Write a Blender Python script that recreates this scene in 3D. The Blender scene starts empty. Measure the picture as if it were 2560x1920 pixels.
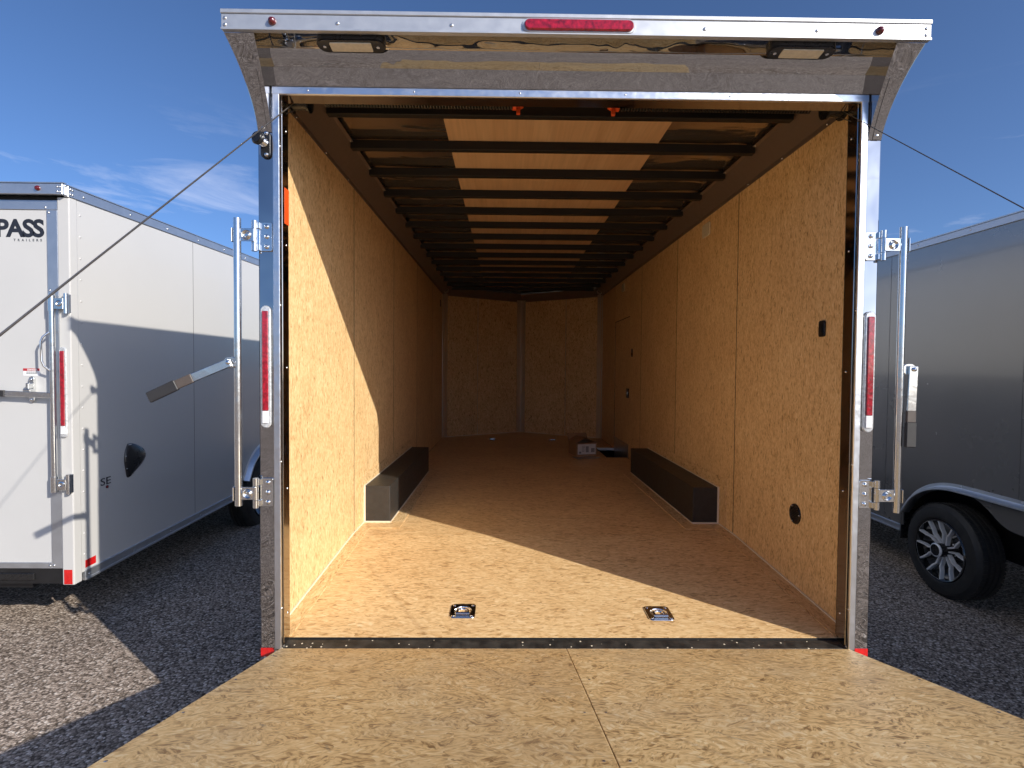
import bpy, bmesh, math, random
from mathutils import Vector, Matrix
random.seed(7)
PI = math.pi
sc = bpy.context.scene
COL = sc.collection

# ------------------------------------------------------------------ camera
def cam_axes(p, yw, r):
    cy, sy, cp, sp = math.cos(yw), math.sin(yw), math.cos(p), math.sin(p)
    f = Vector((sy * cp, cy * cp, -sp)); ri = Vector((cy, -sy, 0)); up = ri.cross(f)
    cr, sr = math.cos(r), math.sin(r)
    return cr * ri + sr * up, -sr * ri + cr * up, f
cd = bpy.data.cameras.new('camera'); cam = bpy.data.objects.new('camera', cd); COL.objects.link(cam)
R_, U_, F_ = cam_axes(0.02746, 0.01226, 0.00761)
cam.matrix_world = Matrix(((R_.x, U_.x, -F_.x, -0.2591), (R_.y, U_.y, -F_.y, -2.1762), (R_.z, U_.z, -F_.z, 1.7004), (0, 0, 0, 1)))
cd.sensor_width = 36; cd.lens = 36 * 1340.2 / 2560; cd.clip_start = 0.02; cd.clip_end = 3000
sc.camera = cam

# ------------------------------------------------------------------ sky and sun
TO_SUN = Vector((1.0, -0.815, 0.61)).normalized()
EL = math.asin(TO_SUN.z); AZ = math.atan2(TO_SUN.x, TO_SUN.y)
w = bpy.data.worlds.new('World'); sc.world = w; w.use_nodes = True
nt = w.node_tree; nt.nodes.clear()
N = nt.nodes.new; L = nt.links.new
out = N('ShaderNodeOutputWorld'); bg = N('ShaderNodeBackground'); bg.inputs['Strength'].default_value = 0.068
sky = N('ShaderNodeTexSky'); sky.sky_type = 'NISHITA'; sky.sun_disc = False
sky.sun_elevation = EL; sky.sun_rotation = AZ; sky.altitude = 1200; sky.air_density = 0.75; sky.dust_density = 4.0; sky.ozone_density = 6.5
tc = N('ShaderNodeTexCoord')
mp = N('ShaderNodeMapping'); mp.inputs['Scale'].default_value = (1.6, 1.6, 9.0); mp.inputs['Location'].default_value = (3.690, -3.565, 7.906)
n1 = N('ShaderNodeTexNoise'); n1.inputs['Scale'].default_value = 1.7; n1.inputs['Detail'].default_value = 9; n1.inputs['Roughness'].default_value = 0.62; n1.inputs['Distortion'].default_value = 0.5
cr = N('ShaderNodeValToRGB'); cr.color_ramp.elements[0].position = 0.545; cr.color_ramp.elements[1].position = 0.77
sep = N('ShaderNodeSeparateXYZ')
band = N('ShaderNodeMapRange'); band.inputs[1].default_value = 0.40; band.inputs[2].default_value = 0.26
mul = N('ShaderNodeMath'); mul.operation = 'MULTIPLY'; mul2 = N('ShaderNodeMath'); mul2.operation = 'MULTIPLY'; mul2.inputs[1].default_value = 0.5
mix = N('ShaderNodeMix'); mix.data_type = 'RGBA'; mix.inputs[7].default_value = (6.4, 6.6, 7.6, 1)
L(tc.outputs['Generated'], mp.inputs[0]); L(mp.outputs[0], n1.inputs[0]); L(n1.outputs[0], cr.inputs[0])
L(tc.outputs['Generated'], sep.inputs[0]); L(sep.outputs[2], band.inputs[0])
L(cr.outputs[0], mul.inputs[0]); L(band.outputs[0], mul.inputs[1]); L(mul.outputs[0], mul2.inputs[0])
L(mul2.outputs[0], mix.inputs[0]); L(sky.outputs[0], mix.inputs[6]); L(mix.outputs[2], bg.inputs[0]); L(bg.outputs[0], out.inputs[0])

sd = bpy.data.lights.new('sun', 'SUN'); sd.energy = 2.35; sd.angle = math.radians(0.53); sd.color = (1.0, 0.93, 0.83)
so = bpy.data.objects.new('sun', sd); COL.objects.link(so); so.rotation_euler = TO_SUN.to_track_quat('Z', 'Y').to_euler()

vs = sc.view_settings; vs.view_transform = 'Standard'; vs.look = 'None'; vs.exposure = 1.28; vs.gamma = 1.0; vs.use_curve_mapping = False
cy_ = sc.cycles
cy_.use_denoising = True; cy_.max_bounces = 14; cy_.diffuse_bounces = 10; cy_.glossy_bounces = 6; cy_.transmission_bounces = 4
cy_.caustics_reflective = True; cy_.caustics_refractive = False; cy_.blur_glossy = 0.6; cy_.sample_clamp_indirect = 8.0

# ------------------------------------------------------------------ materials
MAT = {}
def newmat(name):
    m = bpy.data.materials.new(name); m.use_nodes = True; MAT[name] = m
    return m, m.node_tree, m.node_tree.nodes['Principled BSDF']
def setp(b, **k):
    names = {'col': 'Base Color', 'rough': 'Roughness', 'metal': 'Metallic', 'coat': 'Coat Weight', 'coatr': 'Coat Roughness', 'spec': 'Specular IOR Level', 'trans': 'Transmission Weight', 'alpha': 'Alpha', 'aniso': 'Anisotropic'}
    for a, v in k.items():
        b.inputs[names[a]].default_value = (*v, 1) if isinstance(v, tuple) else v
def coords(t, scale, rot=(0, 0, 0), rnd=True, loc=(0, 0, 0)):
    c = t.nodes.new('ShaderNodeTexCoord'); m = t.nodes.new('ShaderNodeMapping'); v = m.inputs
    src = c.outputs['Object']
    if rnd:
        oi = t.nodes.new('ShaderNodeObjectInfo'); ad = t.nodes.new('ShaderNodeVectorMath'); ad.operation = 'ADD'
        ml = t.nodes.new('ShaderNodeMath'); ml.operation = 'MULTIPLY'; ml.inputs[1].default_value = 37.0
        t.links.new(oi.outputs['Random'], ml.inputs[0]); t.links.new(src, ad.inputs[0]); t.links.new(ml.outputs[0], ad.inputs[1]); src = ad.outputs[0]
    m2 = t.nodes.new('ShaderNodeMapping'); m2.inputs['Rotation'].default_value = rot; m2.inputs['Location'].default_value = loc
    t.links.new(src, m2.inputs[0]); v['Scale'].default_value = scale; t.links.new(m2.outputs[0], m.inputs[0])
    return m.outputs[0]
def noise(t, vec, scale, detail=3, rough=0.5, dist=0.0):
    n = t.nodes.new('ShaderNodeTexNoise'); n.inputs['Scale'].default_value = scale; n.inputs['Detail'].default_value = detail
    n.inputs['Roughness'].default_value = rough; n.inputs['Distortion'].default_value = dist; t.links.new(vec, n.inputs['Vector']); return n.outputs[0]
def ramp(t, fac, stops):
    r = t.nodes.new('ShaderNodeValToRGB'); e = r.color_ramp.elements
    while len(e) < len(stops): e.new(0.5)
    for i, (p, c) in enumerate(stops):
        e[i].position = p; e[i].color = (*c, 1) if isinstance(c, tuple) else (c, c, c, 1)
    t.links.new(fac, r.inputs[0]); return r.outputs[0]
def mixc(t, fac, a, b, mode='MIX'):
    m = t.nodes.new('ShaderNodeMix'); m.data_type = 'RGBA'; m.blend_type = mode
    for i, v in ((0, fac), (6, a), (7, b)):
        if hasattr(v, 'is_linked') or hasattr(v, 'links'): t.links.new(v, m.inputs[i])
        else: m.inputs[i].default_value = (*v, 1) if isinstance(v, tuple) else v
    return m.outputs[2]
def math_(t, op, a, b=0.0):
    m = t.nodes.new('ShaderNodeMath'); m.operation = op
    for i, v in ((0, a), (1, b)):
        if hasattr(v, 'links'): t.links.new(v, m.inputs[i])
        else: m.inputs[i].default_value = v
    return m.outputs[0]
def bump(t, b, h, strength, dist=0.01):
    n = t.nodes.new('ShaderNodeBump'); n.inputs['Strength'].default_value = strength; n.inputs['Distance'].default_value = dist
    t.links.new(h, n.inputs['Height']); t.links.new(n.outputs[0], b.inputs['Normal'])

def plain(name, col, rough=0.5, metal=0.0, var=0.12, vscale=6.0, bumpk=0.0, bscale=200.0, rvar=0.1, **k):
    m, t, b = newmat(name); setp(b, col=col, rough=rough, metal=metal, **k)
    v = coords(t, (1, 1, 1)); n = noise(t, v, vscale, 5, 0.6)
    c = ramp(t, n, [(0.3, tuple(x * (1 - var) for x in col)), (0.7, tuple(min(1, x * (1 + var * 0.6)) for x in col))])
    t.links.new(c, b.inputs['Base Color'])
    rr = t.nodes.new('ShaderNodeMapRange'); rr.inputs[1].default_value = 0.3; rr.inputs[2].default_value = 0.7
    rr.inputs[3].default_value = max(0.0, rough * (1 - rvar)); rr.inputs[4].default_value = rough * (1 + rvar)
    t.links.new(n, rr.inputs[0]); t.links.new(rr.outputs[0], b.inputs['Roughness'])
    if bumpk:
        bump(t, b, noise(t, v, bscale, 2, 0.5), bumpk, 0.002)
    return m

def osb(name, axis, normal, stops, cell=(9, 30), fib=(14, 60), spread=40, rough=0.45, fleck=0.5, tint=0.35, stain=0.0, fc=0.13):
    """oriented strand board: every chip is a cell with its own grain direction, close to 'axis' within 'spread' degrees"""
    m, t, b = newmat(name); setp(b, rough=rough, spec=0.3)
    ai = 'xyz'.index(axis); ni = 'xyz'.index(normal)
    def aniso(l, w_):
        v = [w_] * 3; v[ai] = l; v[ni] = w_ * 0.6; return tuple(v)
    def chips(kc, kf, loc):
        base = coords(t, (1, 1, 1), (0, 0, 0), True, (loc, loc * 1.7, loc * 0.6))
        wob = t.nodes.new('ShaderNodeTexNoise'); wob.inputs['Scale'].default_value = 22; wob.inputs['Detail'].default_value = 2; t.links.new(base, wob.inputs['Vector'])
        mv = t.nodes.new('ShaderNodeVectorMath'); mv.operation = 'MULTIPLY_ADD'; mv.inputs[1].default_value = (0.03, 0.03, 0.03); t.links.new(wob.outputs['Color'], mv.inputs[0]); t.links.new(base, mv.inputs[2])
        sc_ = t.nodes.new('ShaderNodeVectorMath'); sc_.operation = 'MULTIPLY'; sc_.inputs[1].default_value = aniso(cell[0] * kc, cell[1] * kc); t.links.new(mv.outputs[0], sc_.inputs[0])
        vo = t.nodes.new('ShaderNodeTexVoronoi'); vo.inputs['Scale'].default_value = 1.0; t.links.new(sc_.outputs[0], vo.inputs['Vector'])
        se = t.nodes.new('ShaderNodeSeparateColor'); t.links.new(vo.outputs['Color'], se.inputs[0])
        ang = math_(t, 'MULTIPLY', math_(t, 'SUBTRACT', se.outputs[0], 0.5), math.radians(2 * spread))
        ro = t.nodes.new('ShaderNodeVectorRotate'); ro.rotation_type = 'AXIS_ANGLE'; ax = [0, 0, 0]; ax[ni] = 1; ro.inputs['Axis'].default_value = ax
        t.links.new(base, ro.inputs['Vector']); t.links.new(ang, ro.inputs['Angle'])
        s2 = t.nodes.new('ShaderNodeVectorMath'); s2.operation = 'MULTIPLY'; s2.inputs[1].default_value = aniso(fib[0] * kf, fib[1] * kf); t.links.new(ro.outputs[0], s2.inputs[0])
        f = noise(t, s2.outputs[0], 1.0, 2.6, 0.62, 0.35)
        return f, se.outputs[1], se.outputs[2]
    f1, t1, u1 = chips(1.0, 1.0, 0.0); f2, t2, u2 = chips(1.5, 1.35, 5.3)
    top = math_(t, 'GREATER_THAN', u2, 0.5)
    f = mixc(t, top, f1, f2); tn = mixc(t, top, t1, t2)
    f = ramp(t, f, [(0.5 - fc, 0.0), (0.5 + fc, 1.0)])
    val = mixc(t, tint, f, tn)
    col = ramp(t, val, stops)
    # short dark flecks and knots
    fl = noise(t, coords(t, aniso(fib[0] * 1.6, fib[1] * 1.1), (0, 0, 0), True, (31, 7, 3)), 1.0, 2, 0.5)
    col = mixc(t, math_(t, 'MULTIPLY', ramp(t, fl, [(0.66, 0.0), (0.72, 1.0)]), fleck), col, (0.16, 0.075, 0.025))
    big = noise(t, coords(t, (1, 1, 1)), 2.2, 5, 0.6)
    col = mixc(t, 1.0, col, ramp(t, big, [(0.3, (0.90, 0.87, 0.84)), (0.68, (1.0, 1.0, 1.0))]), 'MULTIPLY')
    if stain:
        st = noise(t, coords(t, (9, 26, 9), (0, 0, 0.6), True, (5, 5, 5)), 1.0, 5, 0.7, 0.6)
        col = mixc(t, math_(t, 'MULTIPLY', ramp(t, st, [(0.62, 0.0), (0.72, 1.0)]), 0.6 * stain), col, (0.19, 0.17, 0.14))
        dirt = noise(t, coords(t, (1, 1, 1), (0, 0, 0), True, (15, 5, 5)), 3.0, 8, 0.7)
        col = mixc(t, math_(t, 'MULTIPLY', ramp(t, dirt, [(0.48, 0.0), (0.75, 1.0)]), 0.35 * stain), col, (0.36, 0.31, 0.24))
    oi = t.nodes.new('ShaderNodeObjectInfo')      # sheets differ a little in tone
    col = mixc(t, 1.0, col, ramp(t, oi.outputs['Random'], [(0.0, (0.90, 0.88, 0.86)), (1.0, (1.0, 1.0, 1.0))]), 'MULTIPLY')
    t.links.new(col, b.inputs['Base Color'])
    bump(t, b, val, 0.15, 0.001)
    return m
WSTOPS = [(0.0, (0.36, 0.205, 0.08)), (0.2, (0.66, 0.43, 0.20)), (0.5, (0.80, 0.56, 0.28)), (0.8, (0.87, 0.635, 0.34)), (1.0, (0.92, 0.72, 0.43))]
RSTOPS = [(0.0, (0.30, 0.175, 0.07)), (0.2, (0.57, 0.375, 0.165)), (0.48, (0.77, 0.53, 0.245)), (0.8, (0.86, 0.625, 0.315)), (1.0, (0.92, 0.75, 0.46))]
osb('wall_board_strands', 'z', 'x', WSTOPS, (13, 44), (27, 96), 20, 0.42, 0.42, 0.28)
osb('front_board_strands', 'z', 'y', WSTOPS, (12, 34), (20, 66), 30, 0.42, 0.35, 0.26)
osb('floor_board_strands', 'x', 'z', WSTOPS, (12, 36), (18, 70), 24, 0.36, 0.30, 0.26)
osb('ramp_board_strands', 'x', 'z', RSTOPS, (12, 24), (23, 76), 75, 0.5, 0.34, 0.30, stain=0.9, fc=0.112)
osb('trim_strip_strands', 'y', 'z', WSTOPS, (12, 40), (18, 70), 20, 0.42, 0.45, 0.30)
plain('caulk', (0.78, 0.70, 0.55), 0.5)

def luan():
    m, t, b = newmat('luan_plywood'); setp(b, rough=0.5)
    v = coords(t, (3.5, 0.35, 1)); n = noise(t, v, 1.6, 6, 0.6, 1.2); n2 = noise(t, coords(t, (60, 2, 1)), 1.0, 3)
    c = ramp(t, n, [(0.25, (0.52, 0.32, 0.175)), (0.5, (0.60, 0.39, 0.225)), (0.75, (0.66, 0.45, 0.27))])
    c = mixc(t, 1.0, c, ramp(t, n2, [(0.3, 0.86), (0.65, 1.0)]), 'MULTIPLY')
    t.links.new(c, b.inputs['Base Color']); return m
luan()

def mirror(name, col, rough, wav, wscale, stretch=(1, 1, 1), scuff=0.02):
    m, t, b = newmat(name); setp(b, col=col, rough=rough, metal=1.0)
    h = noise(t, coords(t, stretch), wscale, 2, 0.45, 0.4)
    bump(t, b, h, wav, 0.02)
    s = noise(t, coords(t, (1, 1, 1)), 40, 6, 0.7)
    r = t.nodes.new('ShaderNodeMapRange'); r.inputs[1].default_value = 0.4; r.inputs[2].default_value = 0.75; r.inputs[3].default_value = rough; r.inputs[4].default_value = rough + scuff
    t.links.new(s, r.inputs[0]); t.links.new(r.outputs[0], b.inputs['Roughness'])
    return m
mirror('polished_steel', (0.45, 0.45, 0.46), 0.015, 0.42, 3.4)
mirror('jamb_steel', (0.50, 0.47, 0.44), 0.08, 0.2, 4.0)
mirror('roof_sheet_metal', (0.50, 0.42, 0.34), 0.12, 0.6, 3.0, (0.8, 2.2, 1), 0.06); MAT['roof_sheet_metal'].node_tree.nodes['Principled BSDF'].inputs['Metallic'].default_value = 0.92
mirror('zinc', (0.74, 0.75, 0.75), 0.14, 0.04, 18.0, (1, 1, 1), 0.10)
mirror('chrome', (0.80, 0.81, 0.83), 0.04, 0.05, 10.0)
mirror('mill_aluminium', (0.80, 0.82, 0.85), 0.28, 0.06, 30.0, (1, 1, 1), 0.15)
mirror('cove_metal', (0.20, 0.15, 0.12), 0.38, 0.06, 12.0, (1, 1, 1), 0.12); MAT['cove_metal'].node_tree.nodes['Principled BSDF'].inputs['Metallic'].default_value = 0.4
mirror('corner_metal', (0.72, 0.69, 0.64), 0.34, 0.06, 12.0, (1, 1, 1), 0.12)
plain('visor_aluminium', (0.56, 0.58, 0.61), 0.46, 0.7, 0.06, 20.0)
plain('white_paint', (0.54, 0.535, 0.52), 0.22, 0.0, 0.02, 1.5, 0.02, 90.0, coat=0.5, coatr=0.08)
plain('door_white', (0.54, 0.54, 0.53), 0.35, 0.0, 0.03, 2.0)
plain('grey_trim', (0.60, 0.63, 0.67), 0.32, 0.85, 0.08, 12.0)
plain('silver_skin', (0.62, 0.63, 0.64), 0.2, 0.3, 0.03, 1.5, coat=0.6, coatr=0.05)
plain('charcoal_paint', (0.26, 0.25, 0.235), 0.27, 0.6, 0.06, 1.2, 0.03, 60.0, coat=0.7, coatr=0.06)
plain('black_metal', (0.012, 0.012, 0.013), 0.4, 0.0, 0.3, 20.0)
plain('bow_black', (0.007, 0.006, 0.006), 0.55, 0.0, 0.3, 15.0)
plain('wheel_box_black', (0.030, 0.027, 0.024), 0.5, 0.0, 0.25, 30.0, 0.1, 300.0)
plain('black_plastic', (0.014, 0.014, 0.015), 0.28, 0.0, 0.2, 20.0)
plain('rubber_seal', (0.010, 0.010, 0.010), 0.6)
plain('seam_dark', (0.035, 0.035, 0.038), 0.5)
plain('joint_dark', (0.028, 0.017, 0.010), 0.6)
plain('orange_plastic', (0.72, 0.085, 0.012), 0.4)
plain('lens_red', (0.34, 0.005, 0.02), 0.10, 0.0, 0.65, 75.0, 0.6, 60.0, coat=1.0, coatr=0.03)
plain('lens_dark_red', (0.10, 0.004, 0.006), 0.08, coat=1.0, coatr=0.03)
plain('lens_clear', (0.62, 0.64, 0.66), 0.10, 0.3, 0.35, 90.0, 0.5, 90.0, coat=1.0, coatr=0.03)
plain('lamp_lens', (0.70, 0.64, 0.50), 0.25, 0.0, 0.1, 60.0, 0.3, 120.0)
plain('tape_red', (0.62, 0.012, 0.012), 0.22, 0.0, 0.25, 60.0, coat=0.8, coatr=0.1)
plain('decal_black', (0.022, 0.024, 0.032), 0.35)
plain('decal_grey', (0.10, 0.11, 0.12), 0.4)
plain('decal_red', (0.45, 0.03, 0.04), 0.35)
plain('decal_white', (0.80, 0.80, 0.80), 0.35)
plain('cardboard', (0.33, 0.19, 0.095), 0.75, 0.0, 0.15, 8.0, 0.05, 150.0)
plain('paper', (0.62, 0.60, 0.58), 0.7, 0.0, 0.06, 20.0)
plain('paper_ink', (0.05, 0.05, 0.06), 0.7)
plain('cable_steel', (0.20, 0.19, 0.18), 0.4, 0.8, 0.2, 300.0)
plain('rivet_metal', (0.68, 0.69, 0.70), 0.25, 0.9, 0.05, 30.0)
plain('rim_black', (0.012, 0.012, 0.012), 0.15, 0.0, 0.1, 10.0, coat=0.8, coatr=0.05)
plain('rim_machined', (0.80, 0.80, 0.80), 0.30, 0.2, 0.06, 40.0)
plain('grip_grey', (0.028, 0.027, 0.028), 0.55, 0.0, 0.15, 40.0)
plain('brown_band', (0.085, 0.068, 0.058), 0.5, 0.0, 0.1, 40.0)

def threshold_mat():
    m, t, b = newmat('threshold_black'); setp(b, rough=0.5)
    v = coords(t, (1, 1, 1)); vo = t.nodes.new('ShaderNodeTexVoronoi'); vo.inputs['Scale'].default_value = 70; t.links.new(v, vo.inputs['Vector'])
    s = t.nodes.new('ShaderNodeSeparateColor'); t.links.new(vo.outputs['Color'], s.inputs[0])
    k = math_(t, 'MULTIPLY', math_(t, 'GREATER_THAN', s.outputs[0], 0.90), math_(t, 'LESS_THAN', vo.outputs['Distance'], 0.26))
    n = noise(t, v, 25, 5)
    base = ramp(t, n, [(0.35, (0.012, 0.011, 0.010)), (0.75, (0.05, 0.045, 0.038))])
    t.links.new(mixc(t, k, base, (0.62, 0.55, 0.42)), b.inputs['Base Color'])
threshold_mat()
def tyre_mat():
    m, t, b = newmat('tyre_rubber'); setp(b, rough=0.62)
    n = noise(t, coords(t, (1, 1, 1)), 14, 6, 0.65)
    t.links.new(ramp(t, n, [(0.3, (0.012, 0.012, 0.012)), (0.7, (0.030, 0.028, 0.025))]), b.inputs['Base Color'])
tyre_mat()
def asphalt():
    m, t, b = newmat('asphalt_chips'); setp(b, rough=0.9, spec=0.08)
    v = coords(t, (1, 1, 1), rnd=False); d = noise(t, v, 70, 2); ad = t.nodes.new('ShaderNodeVectorMath'); ad.operation = 'MULTIPLY_ADD'
    ad.inputs[1].default_value = (0.012, 0.012, 0.012); t.links.new(d, ad.inputs[0]); t.links.new(v, ad.inputs[2])
    vo = t.nodes.new('ShaderNodeTexVoronoi'); vo.inputs['Scale'].default_value = 78; t.links.new(ad.outputs[0], vo.inputs['Vector'])
    s = t.nodes.new('ShaderNodeSeparateColor'); t.links.new(vo.outputs['Color'], s.inputs[0])
    c = ramp(t, s.outputs[0], [(0.0, (0.13, 0.10, 0.078)), (0.3, (0.33, 0.262, 0.208)), (0.7, (0.52, 0.42, 0.34)), (0.92, (0.71, 0.595, 0.495)), (1.0, (0.86, 0.76, 0.66))])
    edge = ramp(t, vo.outputs['Distance'], [(0.35, 1.0), (0.8, 0.32)])
    c = mixc(t, 1.0, c, edge, 'MULTIPLY')
    big = noise(t, v, 0.9, 6, 0.6)
    c = mixc(t, 1.0, c, ramp(t, big, [(0.3, 0.82), (0.7, 1.08)]), 'MULTIPLY')
    t.links.new(c, b.inputs['Base Color'])
    bump(t, b, math_(t, 'SUBTRACT', 1.0, vo.outputs['Distance']), 0.8, 0.006)
asphalt()

# ------------------------------------------------------------------ mesh helpers
def link(name, me, mat, parent=None, smooth=False, kind=None, label=None):
    o = bpy.data.objects.new(name, me); COL.objects.link(o)
    if mat is not None and not me.materials: me.materials.append(MAT[mat])
    if smooth:
        me.polygons.foreach_set('use_smooth', [True] * len(me.polygons))
    if parent is not None:
        o.parent = parent
        o.matrix_parent_inverse = BASE.get(parent.name, Matrix.Identity(4)).inverted()
    if kind: o['kind'] = kind
    if label: o['label'] = label
    return o
BASE = {}
def empty(name, loc, label, cat, group=None):
    e = bpy.data.objects.new(name, None); COL.objects.link(e); e.location = loc; e.empty_display_size = 0.2
    BASE[e.name] = Matrix.Translation(loc); e['label'] = label; e['category'] = cat
    if group: e['group'] = group
    return e
def mesh_bm(bm, name):
    me = bpy.data.meshes.new(name); bm.normal_update(); bm.to_mesh(me); bm.free(); return me
def pyd(name, v, f):
    me = bpy.data.meshes.new(name); me.from_pydata(v, [], f); me.update(); return me
def add_box(bm, x0, x1, y0, y1, z0, z1, bev=0.0, seg=1):
    if x1 < x0: x0, x1 = x1, x0
    vs_ = [bm.verts.new(p) for p in ((x0, y0, z0), (x1, y0, z0), (x1, y1, z0), (x0, y1, z0), (x0, y0, z1), (x1, y0, z1), (x1, y1, z1), (x0, y1, z1))]
    fs = [bm.faces.new([vs_[i] for i in q]) for q in ((3, 2, 1, 0), (4, 5, 6, 7), (0, 1, 5, 4), (1, 2, 6, 5), (2, 3, 7, 6), (3, 0, 4, 7))]
    if bev:
        ed = list({e for f in fs for e in f.edges})
        bmesh.ops.bevel(bm, geom=ed, offset=bev, segments=seg, affect='EDGES', profile=0.5)
def box(name, x0, x1, y0, y1, z0, z1, mat, parent, bev=0.0, seg=1, **k):
    bm = bmesh.new(); add_box(bm, x0, x1, y0, y1, z0, z1, bev, seg); return link(name, mesh_bm(bm, name), mat, parent, **k)
def add_prism(bm, pts, axis, a0, a1):
    """polygon pts (2D) extruded along axis from a0 to a1. 2D order: x:(y,z) y:(x,z) z:(x,y)"""
    def P(p, a):
        return {'x': (a, p[0], p[1]), 'y': (p[0], a, p[1]), 'z': (p[0], p[1], a)}[axis]
    A = [bm.verts.new(P(p, a0)) for p in pts]; B = [bm.verts.new(P(p, a1)) for p in pts]; n = len(pts)
    for i in range(n):
        j = (i + 1) % n; bm.faces.new((A[i], A[j], B[j], B[i]))
    bm.faces.new(A[::-1]); bm.faces.new(B)
def prism(name, pts, axis, a0, a1, mat, parent, bev=0.0, **k):
    bm = bmesh.new(); add_prism(bm, pts, axis, a0, a1); bmesh.ops.recalc_face_normals(bm, faces=bm.faces)
    if bev:
        bmesh.ops.bevel(bm, geom=[e for e in bm.edges if e.is_manifold and e.calc_face_angle(0) > 0.5], offset=bev, segments=1, affect='EDGES')
    return link(name, mesh_bm(bm, name), mat, parent, **k)
def frame_of(d):
    d = d.normalized(); a = Vector((0, 0, 1)) if abs(d.z) < 0.9 else Vector((1, 0, 0))
    u = d.cross(a).normalized(); return u, d.cross(u).normalized()
def add_tube(bm, pts, r, n=10, cap=True):
    pts = [Vector(p) for p in pts]; rings = []
    for i, p in enumerate(pts):
        d = (pts[min(i + 1, len(pts) - 1)] - pts[max(i - 1, 0)]); 
        if i == 0: u, v = frame_of(d)
        else:
            dn = d.normalized(); u = (u - dn * u.dot(dn)).normalized(); v = dn.cross(u)
        rr = r[i] if isinstance(r, (list, tuple)) else r
        rings.append([bm.verts.new(p + rr * (math.cos(2 * PI * k / n) * u + math.sin(2 * PI * k / n) * v)) for k in range(n)])
    for a, b in zip(rings, rings[1:]):
        for k in range(n):
            bm.faces.new((a[k], a[(k + 1) % n], b[(k + 1) % n], b[k]))
    if cap:
        bm.faces.new(rings[0][::-1]); bm.faces.new(rings[-1])
def tube(name, pts, r, mat, parent, n=12, smooth=True, **k):
    bm = bmesh.new(); add_tube(bm, pts, r, n); bmesh.ops.recalc_face_normals(bm, faces=bm.faces)
    me = mesh_bm(bm, name); o = link(name, me, mat, parent, smooth, **k)
    if smooth and hasattr(me, 'set_sharp_from_angle'): me.set_sharp_from_angle(angle=math.radians(40))
    return o
def add_lathe(bm, prof, org, axis, n=32, close=False):
    """prof: (radius, along) pairs around axis through org"""
    ax = Vector(axis).normalized(); u, v = frame_of(ax); org = Vector(org); rings = []
    for r, a in prof:
        if r < 1e-6: rings.append([bm.verts.new(org + ax * a)])
        else: rings.append([bm.verts.new(org + ax * a + r * (math.cos(2 * PI * k / n) * u + math.sin(2 * PI * k / n) * v)) for k in range(n)])
    prs = list(zip(rings, rings[1:])) + ([(rings[-1], rings[0])] if close else [])
    for a, b in prs:
        for k in range(n):
            k2 = (k + 1) % n
            if len(a) == 1 and len(b) == 1: continue
            if len(a) == 1: bm.faces.new((a[0], b[k2], b[k]))
            elif len(b) == 1: bm.faces.new((a[k], a[k2], b[0]))
            else: bm.faces.new((a[k], a[k2], b[k2], b[k]))
def lathe(name, prof, org, axis, mat, parent, n=32, close=False, sharp=35, **k):
    bm = bmesh.new(); add_lathe(bm, prof, org, axis, n, close); bmesh.ops.recalc_face_normals(bm, faces=bm.faces)
    me = mesh_bm(bm, name); o = link(name, me, mat, parent, True, **k); me.set_sharp_from_angle(angle=math.radians(sharp)); return o
def capsule_outline(cx, cz, w_, h_, n=10):
    """rounded-end slot outline (2D) with full round ends along the longer side"""
    pts = []; r = min(w_, h_) / 2
    if w_ >= h_:
        for s, c in ((1, cx + w_ / 2 - r), (-1, cx - w_ / 2 + r)):
            for i in range(n + 1):
                a = -PI / 2 + PI * i / n if s > 0 else PI / 2 + PI * i / n
                pts.append((c + r * math.cos(a), cz + r * math.sin(a)))
    else:
        for s, c in ((1, cz + h_ / 2 - r), (-1, cz - h_ / 2 + r)):
            for i in range(n + 1):
                a = PI * i / n if s > 0 else PI + PI * i / n
                pts.append((cx + r * math.cos(a), c + r * math.sin(a)))
    return pts
def rounded_rect(cx, cz, w_, h_, r, n=5):
    pts = []
    for (sx, sz, a0) in ((1, 1, 0), (-1, 1, PI / 2), (-1, -1, PI), (1, -1, 1.5 * PI)):
        for i in range(n + 1):
            a = a0 + PI / 2 * i / n
            pts.append((cx + sx * (w_ / 2 - r) + r * math.cos(a), cz + sz * (h_ / 2 - r) + r * math.sin(a)))
    return pts
def rivets(name, spots, r, h, mat, parent):
    """low domes joined into one part: spots = (x, y, z, normal)"""
    bm = bmesh.new()
    for x, y, z, n_ in spots:
        add_lathe(bm, [(r, 0), (r * 0.85, h * 0.6), (r * 0.4, h * 0.95), (0, h)], (x, y, z), n_, 8)
    bmesh.ops.recalc_face_normals(bm, faces=bm.faces)
    return link(name, mesh_bm(bm, name), mat, parent, True, 'stuff')
def text(name, body, size, loc, rot, mat, parent, align='RIGHT', offset=0.0, space=1.0, sx=1.0, shear=0.0):
    c = bpy.data.curves.new(name, 'FONT'); c.body = body; c.size = size; c.align_x = align; c.offset = offset; c.space_character = space
    c.extrude = 0.0006; c.shear = shear; c.resolution_u = 4
    tmp = bpy.data.objects.new('tmp', c); COL.objects.link(tmp)
    dg = bpy.context.evaluated_depsgraph_get(); me = bpy.data.meshes.new_from_object(tmp.evaluated_get(dg))
    COL.objects.unlink(tmp); bpy.data.objects.remove(tmp)
    me.transform(Matrix.Translation(loc) @ Matrix(rot).to_4x4() @ Matrix.Diagonal((sx, 1, 1, 1)))
    me.materials.clear()
    return link(name, me, mat, parent)
REAR = ((1, 0, 0), (0, 0, -1), (0, 1, 0))     # text seen from behind (facing -y)
EAST = ((0, 0, 1), (1, 0, 0), (0, 1, 0))      # text on a side facing +x, read along +y

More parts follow.
